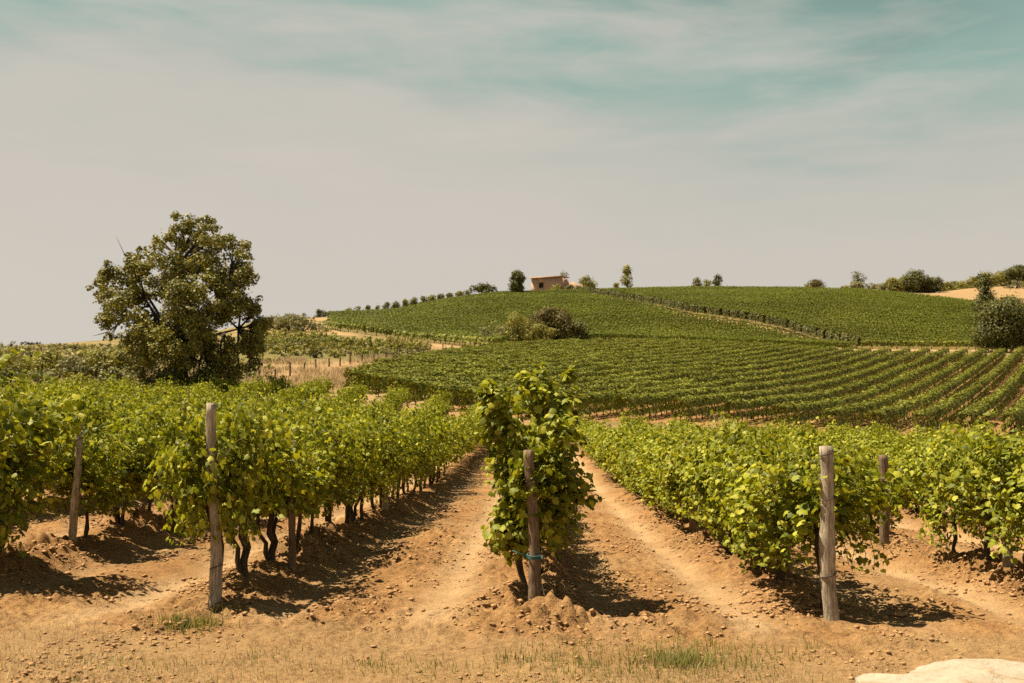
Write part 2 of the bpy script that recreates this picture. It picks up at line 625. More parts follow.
def plain_mat(name, c, rough=0.8, scale=3.0):
    m, t = new_mat(name)
    tc = t.n('ShaderNodeTexCoord')
    n = t.noise(tc.outputs['Object'], scale, 4, 0.6)
    cc = t.mix(1.0, c, t.ramp(n, [(0.3, 0.75), (0.7, 1.2)]), 'MULTIPLY')
    finish(t, principled(t, cc, rough, 0.2))
    return m


M['brick'] = brick_mat()
M['roof_tile'] = plain_mat('roof_tile', (.36, .20, .13), 0.85, 1.5)
M['opening'] = plain_mat('opening', (.03, .022, .018))
M['wire'] = plain_mat('wire', (.40, .33, .24), 0.5)
M['twine'] = plain_mat('twine', (.055, .13, .12), 0.7)
M['strap'] = plain_mat('strap', (.07, .05, .035), 0.7)

# ------------------------------------------------------------------ ground sheet
def interp_poly(px, pts):
    xs, ys = zip(*pts)
    return np.interp(px, xs, ys)


def edge(pts, d0=55):
    return [(p, hit(p, y, d0).y) for p, y in pts]


# middle block of vine rows: nearest and farthest distance by bearing
B_NEAR = [(300, 92), (340, 80), (380, 71), (440, 64), (512, 62.5), (600, 64), (720, 67), (860, 69), (1200, 70)]
B_FAR = edge([(330, 391), (350, 386), (380, 376), (420, 366), (460, 358), (500, 352), (560, 349), (620, 348), (720, 349), (860, 357.5), (985, 358), (1200, 358)])
# left hill field and right hill field
L_NEAR = edge([(325, 328), (340, 331), (370, 335), (400, 339), (440, 343.5), (495, 348.5)]) + [(512, 192), (600, 190), (720, 188), (800, 190), (860, 192)]
DIAG = edge([(586, 294), (626, 302), (688, 314.5), (776, 329), (861, 349.5)])     # the track between them
R_NEAR = [(p, d + 2.5) for p, d in DIAG] + [(985, DIAG[-1][1] + 3), (1100, DIAG[-1][1] + 3)]
R_FAR = [(586, 352), (700, 352), (860, 346), (880, 340), (910, 330), (945, 318), (985, 298), (1100, 250)]
print('edges', B_FAR, L_NEAR, DIAG)


def in_L(px, D):
    far = np.where(px < 590, 352, interp_poly(px, DIAG) - np.interp(px, [586, 640, 760, 861], [12, 10.5, 9, 8.5]))
    return (px > 328) & (px < 855) & (D > interp_poly(px, L_NEAR)) & (D < far)


def in_R(px, D):
    return (px > 587) & (px < 1075) & (D > interp_poly(px, R_NEAR)) & (D < interp_poly(px, R_FAR))


def in_B(px, D):
    return (px > 345) & (D > interp_poly(px, B_NEAR)) & (D < interp_poly(px, B_FAR))


def build_ground():
    yr = [np.linspace(-8, 5.0, 30, endpoint=False), np.arange(5.0, 16, 0.028)]
    y = [16.0]
    while y[-1] < 430:
        y.append(y[-1] * 1.0072 + 0.012)
    while y[-1] < 4500:
        y.append(y[-1] * 1.06)
    Y = np.concatenate(yr + [np.array(y)])
    t = np.concatenate([np.linspace(-2.6, -0.47, 40, endpoint=False), np.linspace(-0.47, 0.47, 720, endpoint=False), np.linspace(0.47, 2.6, 41)])
    TT, YY = np.meshgrid(t, Y)
    XX = TT * (YY + 10.5)
    ZZ = ground_far(XX, YY) + ground_detail(XX, YY)
    nY, nT = XX.shape
    V = np.stack([XX, YY, ZZ], axis=-1).reshape(-1, 3)
    i = np.arange(nY - 1)[:, None] * nT
    j = np.arange(nT - 1)[None, :]
    Fq = np.stack([i + j, i + j + 1, i + nT + j + 1, i + nT + j], axis=-1).reshape(-1, 4)
    me = mesh_data('ground', V, [Fq], M['soil'], smooth=True)
    # what grows or lies on the ground: dry grass, bare track, green weeds
    X, D = V[:, 0], V[:, 1]
    px = qpx(X, D)
    wob = fbm2(X * 0.11, D * 0.11, 3, 31)
    wobn = fbm2(X * 0.8, D * 0.8, 4, 33)
    dry = sstep(8.4, 6.9, D + 0.9 * wobn) * 0.6
    dry = np.maximum(dry, 0.35 * sstep(0.15, 0.7, wobn) * (D < 48))
    past = sstep(49, 53, D + wob)
    left = past * sstep(455, 400, px + 30 * wob)
    dry = np.maximum(dry, left)
    dry = np.maximum(dry, past * sstep(40, 60, D) * (D < 64) * 0.6)
    strip = past * (D > 120) * (px > 330) * (~in_L(px, D)) * (~in_R(px, D)) * (~in_B(px, D))
    dry = np.maximum(dry, strip * 0.75)
    dry = np.maximum(dry, sstep(352, 356, D))
    dry = np.maximum(dry, (px > 880) * sstep(0, 4, D - interp_poly(px, R_FAR)))
    u, d = row_u(X, D)
    tr = np.maximum(np.exp(-((u - 0.70) / 0.10) ** 2), 0.6 * np.exp(-((u - 0.26) / 0.09) ** 2)) * sstep(7.2, 8.6, D) * (D < 49)
    tr = tr * (0.75 + 0.35 * wobn)
    # pale track that climbs past the left hill and runs below it
    e1 = np.abs(D - (interp_poly(px, L_NEAR) - 13 - 4 * np.sin(px * 0.03)))
    t1 = sstep(7.5, 4.5, e1) * (px > 322) * (px < 482) * (D > 150)
    t1 = t1 * np.clip(sstep(352, 336, px) + sstep(425, 440, px), 0.12, 1)
    t2 = sstep(7.5, 3.5, np.abs(D + 3.5 - interp_poly(px, DIAG))) * (px > 586) * (px < 870) * 0.25
    t3 = sstep(5.0, 2.5, np.abs(D - DIAG[-1][1] + 2)) * (px > 850) * (px < 1000)
    tr = np.clip(np.maximum.reduce([tr, t1, t2, t3]), 0, 1)
    green = np.zeros_like(dry)
    green = np.maximum(green, (in_L(px, D) | in_R(px, D)) * 0.75)
    green = np.maximum(green, 0.85 * left * sstep(-0.5, 0.2, wob + .3 * wobn) * sstep(100, 112, D - 8 * sstep(300, 400, px)) * (D < 330))
    green = np.maximum(green, 0.95 * left * sstep(-0.9, 0.0, wob + .4 * wobn) * (px < 262))
    green = np.maximum(green, .95 * left * sstep(106, 116, D - 10 * sstep(300, 400, px)) * sstep(190, 170, D) * (px > 200))
    green = np.maximum(green, 0.7 * sstep(-.3, .3, wob + .5 * wobn) * sstep(50, 55, D) * (D < 64))
    green = np.maximum(green, strip * sstep(480, 500, px) * 0.75 * (t2 < 0.05) * (t3 < 0.05) * (D < DIAG[-1][1] - 4))
    col = np.stack([np.clip(dry, 0, 1), tr, green * (1 - t1), np.ones_like(dry)], axis=-1).astype(np.float32)
    a = me.attributes.new('cover', 'FLOAT_COLOR', 'POINT')
    a.data.foreach_set('color', col.ravel())
    o = obj('ground', me)
    tag(o, 'tilled orange earth with vine alleys, grassy banks and hills behind', None, None, 'structure')


build_ground()

# ------------------------------------------------------------------ leaves
def tmpl_grape():
    r = [(0, .02, 0), (.16, -.13, -.02), (.36, -.06, -.09), (.52, .12, -.16), (.40, .27, -.08), (.58, .50, -.2), (.36, .58, -.09), (.24, .76, -.1)]
    tip = [(0, 1.02, -.16)]
    l = [(-x, y, w) for x, y, w in r[1:]][::-1]
    V = [(0, .34, .05)] + r + tip + l
    n = len(V) - 1
    Fc = [(0, 1 + k, 1 + (k + 1) % n) for k in range(n)]
    V = np.array(V); V[:, 1] -= .3
    return V, np.array(Fc)


def tmpl_simple():
    V = np.array([(0, -.35, 0), (.42, -.3, -.12), (.5, .2, -.16), (0, .62, -.1), (-.5, .2, -.16), (-.42, -.3, -.12), (0, .1, .05)])
    return V, np.array([(6, k, (k + 1) % 6) for k in range(6)])


def tmpl_quad():
    V = np.array([(0, -.5, 0), (.45, 0.05, -.1), (0, .55, -.03), (-.45, .0, -.1)])
    return V, np.array([(0, 1, 2, 3)])


T_GRAPE, T_SIMPLE, T_QUAD = tmpl_grape(), tmpl_simple(), tmpl_quad()


def leaves(pos, nrm, tip, size, tmpl):
    """many leaves as one vertex and one face array"""
    TV, TF = tmpl
    n = unit(nrm)
    t = unit(tip - (tip * n).sum(1)[:, None] * n)
    b = np.cross(t, n)
    k = len(TV)
    sx = size * rng.uniform(.85, 1.1, len(pos))
    V = (pos[:, None, :] + sx[:, None, None] * TV[None, :, 0:1] * b[:, None, :]
         + size[:, None, None] * (TV[None, :, 1:2] * t[:, None, :] + TV[None, :, 2:3] * rng.uniform(.3, 1.6, len(pos))[:, None, None] * n[:, None, :]))
    Fc = TF[None] + (np.arange(len(pos)) * k)[:, None, None]
    return V.reshape(-1, 3), Fc.reshape(-1, TF.shape[1])


# ------------------------------------------------------------------ near grapevines
def make_vine_meshes(idx, tmpl, n_shoot, step, lsize, length=.74, h=1.9, low=0.5, wid=0.38, extra=1.0, skirt=True, clumps=(), stems=1):
    """one vine that stands at the origin with its row along Y: trunk, canes, foliage"""
    tr, cn = Geo(), Geo()
    x0, y0 = rng.normal(0, .03), rng.normal(0, .05)
    zs = np.linspace(-.12, .80, 9)
    bend = rng.normal(0, .05, 2)
    P = np.stack([x0 + bend[0] * np.sin(zs * 4) + rng.normal(0, .012, 9), y0 + bend[1] * np.sin(zs * 3.2 + 1) + rng.normal(0, .015, 9), zs], 1)
    tr.tube(P, np.linspace(.036, .022, 9) * rng.uniform(.85, 1.2) * (1 + .12 * rng.normal(0, 1, 9)), 7, True, .12)
    heads = []
    for s in (-1, 1):
        e = P[-1] + np.array([rng.normal(0, .04), s * length * .48, rng.uniform(.0, .1)])
        c = np.linspace(0, 1, 6)[:, None]
        Q = P[-1] * (1 - c) + e * c
        Q[1:-1] += rng.normal(0, .018, (4, 3))
        tr.tube(Q, np.linspace(.027, .013, 6), 6, True, .1)
        heads.append(Q)
    for q in range(stems if rng.uniform() < .8 else 0):           # a second stem beside the first, as old vines have
        Q = P[1:].copy(); Q[:, 1] += np.linspace(.03, rng.choice([-1, 1]) * .16, 8) ; Q[:, 0] += np.linspace(0, rng.normal(0, .07), 8)
        tr.tube(Q, np.linspace(.03, .018, 8), 6, True, .12)
    LP, LN, LT, LS = [], [], [], []
    for s in range(n_shoot):
        Q = heads[s % 2]
        p = Q[rng.integers(0, 6)].copy() + rng.normal(0, .02, 3)
        side = rng.choice([-1, 1])
        spread = rng.uniform(.1, 1.0)
        d = unit(np.array([side * spread * .75, rng.normal(0, .35), rng.uniform(.7, 1.2)]))
        hang = (rng.uniform() < .36) if skirt else False
        h_s = h + (rng.uniform(.08, .42) if rng.uniform() < .2 else rng.uniform(-.5, .0))
        L = rng.uniform(.75, 1.6) if not hang else rng.uniform(.6, 1.0)
        nst = int(L / step)
        path = [p.copy()]
        for k in range(nst):
            f = k / nst
            g = -0.10 * f if not hang else -0.22
            d = unit(d + np.array([rng.normal(0, .09), rng.normal(0, .09), g + rng.normal(0, .06)]))
            if p[2] > h_s - .15:
                d = unit(d + np.array([side * .12, 0, -.18]))
            if abs(p[0]) > wid:
                d = unit(d + np.array([-.25 * np.sign(p[0]), 0, -.12]))
            if abs(p[1]) > length * .62:
                d[1] -= .3 * np.sign(p[1])
            p = p + d * step
            if p[2] < low:
                break
            path.append(p.copy())
            for q in range(2 if rng.uniform() < .62 * extra else 1):
                az = rng.uniform(0, 2 * np.pi)
                off = np.array([np.cos(az), np.sin(az), rng.uniform(-.3, .5)]) * rng.uniform(.04, .13)
                off[0] += .04 * np.sign(p[0])
                lp = p + off
                if lp[2] < low - .08:
                    continue
                LP.append(lp)
                LN.append(np.array([.6 * np.sign(lp[0] + rng.normal(0, .12)), rng.normal(0, .4), .55]) + rng.normal(0, .48, 3))
                LT.append(np.array([off[0], off[1], -.55 if lp[2] < h - .1 else rng.uniform(-.3, .6)]) + rng.normal(0, .35, 3))
                LS.append(lsize * rng.uniform(.62, 1.32) * (1 - .45 * f ** 3))
        if len(path) > 3:
            Pp = np.array(path)
            cn.tube(Pp, np.linspace(.0055, .0025, len(Pp)), 4, False)
    for cc, r, k in clumps:
        for q in range(k):
            d = unit(rng.normal(0, 1, 3)) * r * rng.uniform(.3, 1.1)
            LP.append(np.array(cc) + d * np.array([1, 1, 1.15])); LN.append(d * 3 + np.array([0, 0, .6]) + rng.normal(0, .4, 3))
            LT.append(np.array([d[0], d[1], -.4]) + rng.normal(0, .4, 3)); LS.append(lsize * rng.uniform(.7, 1.2))
    LP, LN, LT, LS = (np.array(v) for v in (LP, LN, LT, LS))
    V, Fc = leaves(LP, LN, LT, LS, tmpl)
    fol = mesh_data('vine_foliage_%d' % idx, V, [Fc], M['vine_leaf'])
    return dict(trunk=tr.data('vine_trunk_%d' % idx, M['bark'], True), cane=cn.data('vine_cane_%d' % idx, M['cane']), foliage=fol)


VN = [make_vine_meshes(i, T_GRAPE, 50, .034, .074, length=.66, low=(.22, .36, .28, .42)[i % 4], h=1.74 + .07 * (i % 5), wid=.34 + .05 * (i % 3)) for i in range(8)]
VL = [make_vine_meshes(10 + i, T_GRAPE, 50, .034, .074, length=.66, low=(.50, .66, .42, .6)[i % 4], h=1.74 + .08 * (i % 4), wid=.32 + .05 * (i % 3), stems=2) for i in range(8)]
VM = [make_vine_meshes(20 + i, T_SIMPLE, 54, .039, .08, low=.34) for i in range(6)]
VD = [make_vine_meshes(40 + i, T_SIMPLE, 40, .052, .105, low=.34) for i in range(5)]
# the end vine of the middle row: taller, upright shoots on top
V_END = make_vine_meshes(60, T_GRAPE, 58, .035, .074, .7, 1.98, .5, .22, clumps=[((.1, -.42, 1.72), .15, 80), ((.05, -.3, 1.35), .2, 110), ((-.05, 0, 1.2), .3, 160), ((-.36, 0, 1.72), .22, 225), ((-.42, -.05, 1.98), .17, 135), ((-.3, -.1, .68), .23, 285), ((-.2, 0, .52), .15, 90), ((.22, 0, 1.9), .24, 225), ((0, 0, 2.05), .2, 150), ((.3, -.1, 1.1), .13, 60), ((-.5, 0, 2.05), .08, 39), ((-.46, 0, 2.14), .05, 18), ((.34, 0, 2.2), .07, 27), ((.36, 0, 2.3), .05, 15), ((.05, 0, 2.28), .08, 30), ((-.12, 0, 2.2), .07, 30), ((.42, -.05, .98), .07, 33), ((.52, -.08, .95), .05, 18)])
V_END['cane'].name = 'vine_cane_end'

PROTO = {}


def build_vine(meshes, loc, rz, scl, parts=('foliage', 'trunk', 'cane')):
    key = (meshes['foliage'].name, parts)
    if key not in PROTO:
        r = empty('grapevine', loc, rz)
        PROTO[key] = (r, [obj(k, meshes[k], r) for k in parts])
    else:
        src, kids = PROTO[key]
        r = src.copy()
        COL.objects.link(r)
        r.location, r.rotation_euler = loc, (0, 0, rz)
        for kch in kids:
            c = kch.copy()
            COL.objects.link(c)
            c.parent = r
    r.scale = scl
    return r


ROW_WORDS = {
    0: 'the middle row',
    -1: 'the row behind the slim pale post',
    -2: 'the second row left of the central post',
    -3: 'the third row left of the central post',
    1: 'the row behind the tall bare post',
    2: 'the second row right of the central post',
    3: 'the third row right of the central post',
}
NUMW = ['end vine', 'second vine', 'third vine', 'fourth vine', 'fifth vine', 'sixth vine', 'seventh vine', 'eighth vine']
GAPS = {-2: [(11.25, 12.35)], 1: [(14.6, 15.6)], 2: [(12.0, 14.3)]}
START = {0: 9.45, -1: 9.12, 1: 9.15, -2: 9.4, 2: 9.0}
n_vines = 0
FAR_POS = []
for k in sorted(ROW_X, key=abs):
    y, cnt = START.get(k, 9.5 + (abs(k) % 2) * .3), 0
    while y < 66:
        x = row_x(k, y)
        px = qpx(x, y)
        if y > np.interp(px, [60, 200, 330, 440, 520, 1200], [56, 62, 63, 59, 54, 53.5]):
            break
        sp = 1.0 if y < 20 else 1.02
        gap = any(a < y < b for a, b in GAPS.get(k, []))
        if not gap and -90 < px < 1115:
            z = float(ground_far(np.array([x]), np.array([y]))[0]) + .06
            s = rng.uniform(.84, 1.12)
            s *= np.interp(k, [-3, -1, 0, 1, 2, 5], [1.0, 1.0, .97, .88, .89, .86])
            sc = (rng.uniform(.85, 1.05) * (.5 if k == 0 else 1), 1.0, s)
            if k == 1 and y < 12:
                sc = (sc[0], 1.0, min(sc[2], .86))
            if k == -2 and y < 11.2:
                sc = (1.3, 1.05, 1.12)
            if k == -1 and y < 9.6:
                sc = (.78, .8, sc[2])
            rz = (0 if rng.uniform() < .5 else math.pi) + rng.normal(0, .06)
            lim = 32 if abs(k) <= 3 else 27
            if k == 0 and y > 15:
                lim = 22
            if y < lim and n_vines < 292:
                cnt += 1
                if k == 0 and cnt == 1:
                    r = build_vine(V_END, (x, y, z), .3, (1, 1, .92))
                else:
                    ms = (VL if k in (-1, -2) and not (k == -2 and y < 11.2) else VN) if y < 16.5 else (VM if y < 25 else VD)
                    r = build_vine(ms[rng.integers(len(ms))], (x, y, z), rz, sc, ('foliage', 'trunk', 'cane') if y < 16.5 else ('foliage', 'trunk'))
                n_vines += 1
                g = 'grapevines in the near vineyard'
                if k == 0:
                    lab = 'tall leafy grapevine directly behind the thick central post' if cnt == 1 else 'grapevine hidden in the middle row behind the central post'
                elif k in ROW_WORDS and cnt <= len(NUMW) and y < 17:
                    lab = 'bushy grapevine, %s of %s' % (NUMW[cnt - 1], ROW_WORDS[k])
                elif k in ROW_WORDS:
                    lab = 'grapevine merged with neighbours deep in %s' % ROW_WORDS[k]
                else:
                    lab = 'grapevine showing only its leafy top in the outer rows %s' % ('beside the large oak' if k < 0 else 'below the striped vineyard slope')
                tag(r, lab, 'grapevine', g)
            else:
                FAR_POS.append((x, y, z, rz, sc))
        y += sp * rng.uniform(.93, 1.07)

# the farthest vines of the near field, too many and too small to tell apart
def far_vines():
    src = []
    for m in VD:
        me = m['foliage']
        co = np.empty(len(me.vertices) * 3, dtype=np.float32)
        me.vertices.foreach_get('co', co)
        src.append(co.reshape(-1, 7, 3))
    TV, TF = T_SIMPLE
    out = []
    for x, y, z, rz, sc in FAR_POS:
        L = src[rng.integers(len(src))]
        L = L[rng.uniform(size=len(L)) < .7] * np.array(sc)
        c, s = math.cos(rz), math.sin(rz)
        Q = L.copy()
        Q[..., 0] = c * L[..., 0] - s * L[..., 1] + x
        Q[..., 1] = s * L[..., 0] + c * L[..., 1] + y
        Q[..., 2] = L[..., 2] + z
        out.append(Q)
    A = np.concatenate(out)
    Fc = (TF[None] + (np.arange(len(A)) * 7)[:, None, None]).reshape(-1, 3)
    o = obj('vine_foliage', mesh_data('far_vine_foliage', A.reshape(-1, 3), [Fc], M['vine_leaf']))
    tag(o, 'bright vine foliage at the far end of the near vineyard', 'vine foliage', None, 'stuff')


far_vines()
print('near vines', n_vines, 'far', len(FAR_POS))

# ------------------------------------------------------------------ posts
def make_post(px, py, D, top_py, rad, label, dark=False, lean=(0, 0), bands=(), split=False):
    base = at(px, py, D)
    g = gz1(base.x, D)
    hgt = at(px, top_py, D).z - g
    root = empty('wooden_post', (base.x, D, g))
    tag(root, label, 'post', 'wooden posts in the near vineyard')
    n = 26
    zs = np.linspace(-.25, hgt, n)
    f = np.clip(zs / hgt, 0, 1)
    P = np.stack([lean[0] * f + .018 * np.sin(zs * 3.1 + px), lean[1] * f + .014 * np.sin(zs * 2.3 + px * 2), zs], 1)
    ge = Geo()
    ang_w = 1 + .06 * np.sin(zs * 7 + px) + rng.normal(0, .018, n)
    ge.tube(P, rad * (1.08 - .18 * f) * ang_w, 12, True, .045)
    obj('shaft', ge.data('post_shaft', M['dark_wood'] if dark else M['post_wood'], False), root)
    for bz in bands:
        b = Geo()
        a = np.linspace(0, 2 * np.pi, 15)
        kx, ky = np.interp(bz, zs, P[:, 0]), np.interp(bz, zs, P[:, 1])
        rr = rad * 1.09
        b.tube(np.stack([kx + rr * np.cos(a), ky + rr * np.sin(a), bz + .02 * np.cos(a)], 1), .006, 5, False)
        obj('wire_band', b.data('post_band', M['strap'], True), root)
    return root, hgt


cp, ch = make_post(534, 609, 8.9, 450, .05, 'thick weathered central post with twine tied low around it', True, (-.03, .05), (1.15,))
# twine tie and anchor wire of the central post
b = Geo()
for dz in (0, .012, .024):
    a = np.linspace(0, 2 * np.pi, 17)
    b.tube(np.stack([.06 * np.cos(a), .06 * np.sin(a), .48 + dz + .012 * np.sin(a)], 1), .006, 5, False)
b.tube([(-.06, -.03, .49), (-.13, -.05, .52), (-.19, -.06, .545)], .006, 5)
b.tube([(.06, -.03, .49), (.10, -.06, .46)], .006, 5)
obj('twine_tie', b.data('post_twine', M['twine'], True), cp)
b = Geo()
b.tube([(.05, .02, .34), (.09, -.05, .16), (.12, -.1, .08), (.3, -.22, .03), (.46, -.35, .0)], .005, 5)
obj('loose_wire', b.data('post_wire', M['wire'], True), cp)
make_post(833, 617, 8.6, 446, .062, 'tall pale bare post standing clear in front of its row, banded with wire', False, (-.035, .02), (.38, 1.02, 1.40))
make_post(214, 598, 9.0, 403, .05, 'slim pale post rising from leaves at a row end', False, (-.06, .02), (.3, 1.3))
make_post(885, 547, 13.6, 455, .062, 'short dark rough post in a gap behind the tall bare post', True, (.01, 0), (.9,))
make_post(74, 547, 12.0, 408, .045, 'slim straight grey post in the second row, beyond the pale end post', False, (0, 0), (1.2,))
make_post(180, 505, 15.6, 402, .055, 'grey post whose top just shows above the leaves behind the slim pale post', False, (.01, 0))
make_post(384, 516, 18.8, 420, .055, 'grey post base showing midway along the row by the rutted alley', False, (.02, 0))
make_post(692, 531, 16.0, 440, .05, 'dark leaning post in the gap midway along its row', True, (-.03, 0))
make_post(291, 566, 11.0, 440, .04, 'thin post among vine trunks just behind the slim pale post', True, (.03, 0))
make_post(1008, 588, 10.4, 460, .05, 'pale grey split stake among the trunks by the picture edge', False, (.05, 0))

# ------------------------------------------------------------------ rows on the middle slope
TH = R(30.2)
DV, NV = np.array([math.sin(TH), math.cos(TH)]), np.array([math.cos(TH), -math.sin(TH)])


def row_foliage(x, y, zg, nq, size, half_w, h0, h1, tang, nz=.4):
    """leaf cards round points along a row line"""
    m = len(x)
    idx = np.repeat(np.arange(m), nq)
    k = len(idx)
    a = rng.uniform(-.75, np.pi + .75, k)
    rr = rng.uniform(.74, 1.0, k)
    out_ = rng.uniform(size=k) < .07
    rr[out_] *= rng.uniform(1.05, 1.35, out_.sum())
    lumps = 1 + .20 * vnoise2(x[idx] * 1.1, y[idx] * 1.1, 41) + .10 * vnoise2(x[idx] * .3, y[idx] * .3, 43)
    ca, sa = np.cos(a), np.sin(a)
    w = np.sign(ca) * np.abs(ca) ** .6 * half_w * rr * lumps
    mid, hz_ = (h0 + h1) / 2, (h1 - h0) / 2
    hh = mid + np.sign(sa) * np.abs(sa) ** .6 * hz_ * rr * np.where(sa > 0, lumps, 1.0)
    nvec = np.array([tang[1], -tang[0]])
    j = rng.uniform(-.5, .5, k)[:, None] * np.array(tang) * .6
    pos = np.stack([x[idx] + nvec[0] * w + j[:, 0], y[idx] + nvec[1] * w + j[:, 1], zg[idx] + hh], 1)
    nr = np.stack([nvec[0] * ca, nvec[1] * ca, np.abs(sa) + .12], 1) + rng.normal(0, nz, (k, 3))
    tip = np.stack([rng.normal(0, .5, k), rng.normal(0, .5, k), -np.ones(k)], 1)
    return pos, nr, tip, size * rng.uniform(.7, 1.3, k)


ORD = ['first', 'second', 'third', 'fourth', 'fifth', 'sixth', 'seventh', 'eighth', 'ninth', 'tenth', 'eleventh', 'twelfth', 'thirteenth', 'fourteenth',
       'fifteenth', 'sixteenth', 'seventeenth', 'eighteenth', 'nineteenth', 'twentieth', 'twenty-first', 'twenty-second', 'twenty-third', 'twenty-fourth',
       'twenty-fifth', 'twenty-sixth', 'twenty-seventh', 'twenty-eighth', 'twenty-ninth', 'thirtieth', 'thirty-first', 'thirty-second', 'thirty-third']


def middle_rows():
    count = 0
    for c in np.arange(16.0, -84, -2.65):
        s = np.arange(20, 330, .55)
        P = c * NV[None, :] + s[:, None] * DV[None, :]
        x, y = P[:, 0], P[:, 1]
        ok = y > 40
        x, y = x[ok], y[ok]
        px = qpx(x, y)
        ok = in_B(px, y) & (px < 1085) & (px > 348)
        if ok.sum() < 14:
            continue
        x, y = x[ok], y[ok]
        keep = vnoise2(x * .55 + c, y * .55, 77) > -.86
        z = ground_far(x, y)
        xk, yk, zk = x[keep], y[keep], z[keep]
        p = row_foliage(xk, yk, zk, 120, .21, .55, .06, 1.64, DV, .22)
        cx, cy, cz = xk[0], yk[0], zk[0]
        root = empty('vine_row', (cx, cy, cz))
        V, Fc = leaves(p[0], p[1], p[2], p[3], T_QUAD)
        obj('foliage', mesh_data('row_foliage', V - np.array([cx, cy, cz]), [Fc], M['row_leaf']), root)
        for q in range(min(9, len(xk) // 3)):          # the trunks that show at the lower end of the row
            i = q * 2
            g = Geo()
            b0 = np.array([xk[i] - cx, yk[i] - cy, zk[i] - cz])
            g.tube([b0 + (0, 0, -.15), b0 + (rng.normal(0, .05), 0, .35), b0 + (rng.normal(0, .08), 0, .8)], [.045, .035, .03], 5)
            obj('trunk', g.data('row_trunk', M['bark']), root)
        w = ORD[count] if count < len(ORD) else ORD[-1]
        tag(root, 'dark green vine row on the striped middle slope, %s counted from its lower corner up' % w, 'vine row', 'vine rows on the middle slope')
        count += 1
    print('middle rows', count)


middle_rows()

# ------------------------------------------------------------------ the two hill fields
def hill_field(name, inside, tang_deg, spacing, x0, x1, y0, y1, label, size=.32, nq=38, step=.9):
    t = np.array([math.sin(R(tang_deg)), math.cos(R(tang_deg))])
    nv = np.array([-t[1], t[0]])
    cx, cy = (x0 + x1) / 2, (y0 + y1) / 2
    out = []
    for c in np.arange(-260, 260, spacing):
        s = np.arange(-330, 330, step)
        x = cx + c * nv[0] + s * t[0]
        y = cy + c * nv[1] + s * t[1]
        ok = (y > 150) & (y < 360)
        x, y = x[ok], y[ok]
        ok = inside(qpx(x, y), y)
        if ok.sum() < 3:
            continue
        x, y = x[ok], y[ok]
        out.append(row_foliage(x, y, ground_far(x, y), nq, size, .44, .3, 1.7, t, .2))
    A = [np.concatenate([o[i] for o in out]) for i in range(4)]
    V, Fc = leaves(A[0], A[1], A[2], A[3], T_QUAD)
    o = obj(name, mesh_data(name, V, [Fc], M['hill_leaf']))
    tag(o, label, 'vine foliage', None, 'stuff')
    print(name, len(Fc))


hill_field('vine_foliage', in_L, 82, 2.8, -60, 100, 190, 350, 'green vines covering the hill below the brick house in fine rows')
hill_field('vine_foliage', in_R, 91, 2.8, 25, 170, 205, 350, 'green vines covering the upper hill beyond the diagonal track in fine rows')


def border_row(pts, label, h=1.75, size=.4, dens=34, step=.5, trunk_every=2.4, mat='row_leaf'):
    """row seen from the side at a field edge, with trunks below"""
    pts = np.array(pts, dtype=float)
    w = np.array([[ (p - 512) / F / CP * d, d] for p, d in pts])
    seg = np.concatenate([[0], np.cumsum(np.linalg.norm(np.diff(w, axis=0), axis=1))])
    s = np.arange(0, seg[-1], step)
    x, y = np.interp(s, seg, w[:, 0]), np.interp(s, seg, w[:, 1])
    t = unit(np.array([w[-1] - w[0]]))[0]
    z = ground_far(x, y)
    keep = np.sin(s * 2 * np.pi / 2.8) > -.78
    p = row_foliage(x[keep], y[keep], z[keep], dens, size, .6, .6, h, t, .25)
    V, Fc = leaves(p[0], p[1], p[2], p[3], T_QUAD)
    c = np.array([x[0], y[0], z[0]])
    root = empty('vine_row', c)
    obj('foliage', mesh_data('edge_foliage', V - c, [Fc], M[mat]), root)
    for q in np.arange(0, min(seg[-1], 96 * trunk_every), trunk_every):
        k = int(q / step)
        g = Geo()
        b0 = np.array([x[k], y[k], z[k]]) - c
        g.tube([b0 + (0, 0, -.2), b0 + (0, 0, .9)], [.09, .07], 5)
        obj('trunk', g.data('edge_trunk', M['bark']), root)
    tag(root, label, 'vine row', 'vine rows edging the hill fields')


border_row([(p, d - 1.5) for p, d in L_NEAR if p <= 495], 'curved row of vines edging the house hill above the pale track')
border_row([(p, d + 1.0) for p, d in DIAG], 'dark diagonal line of row-end vines along the track down the hill', 2.6, .4, 130, mat='dark_leaf')  # shade on the row ends put into a darker leaf colour and extra height
border_row([(862, DIAG[-1][1] + 1.5), (985, DIAG[-1][1] + 1)], 'level row of vines along the foot of the upper hill field')

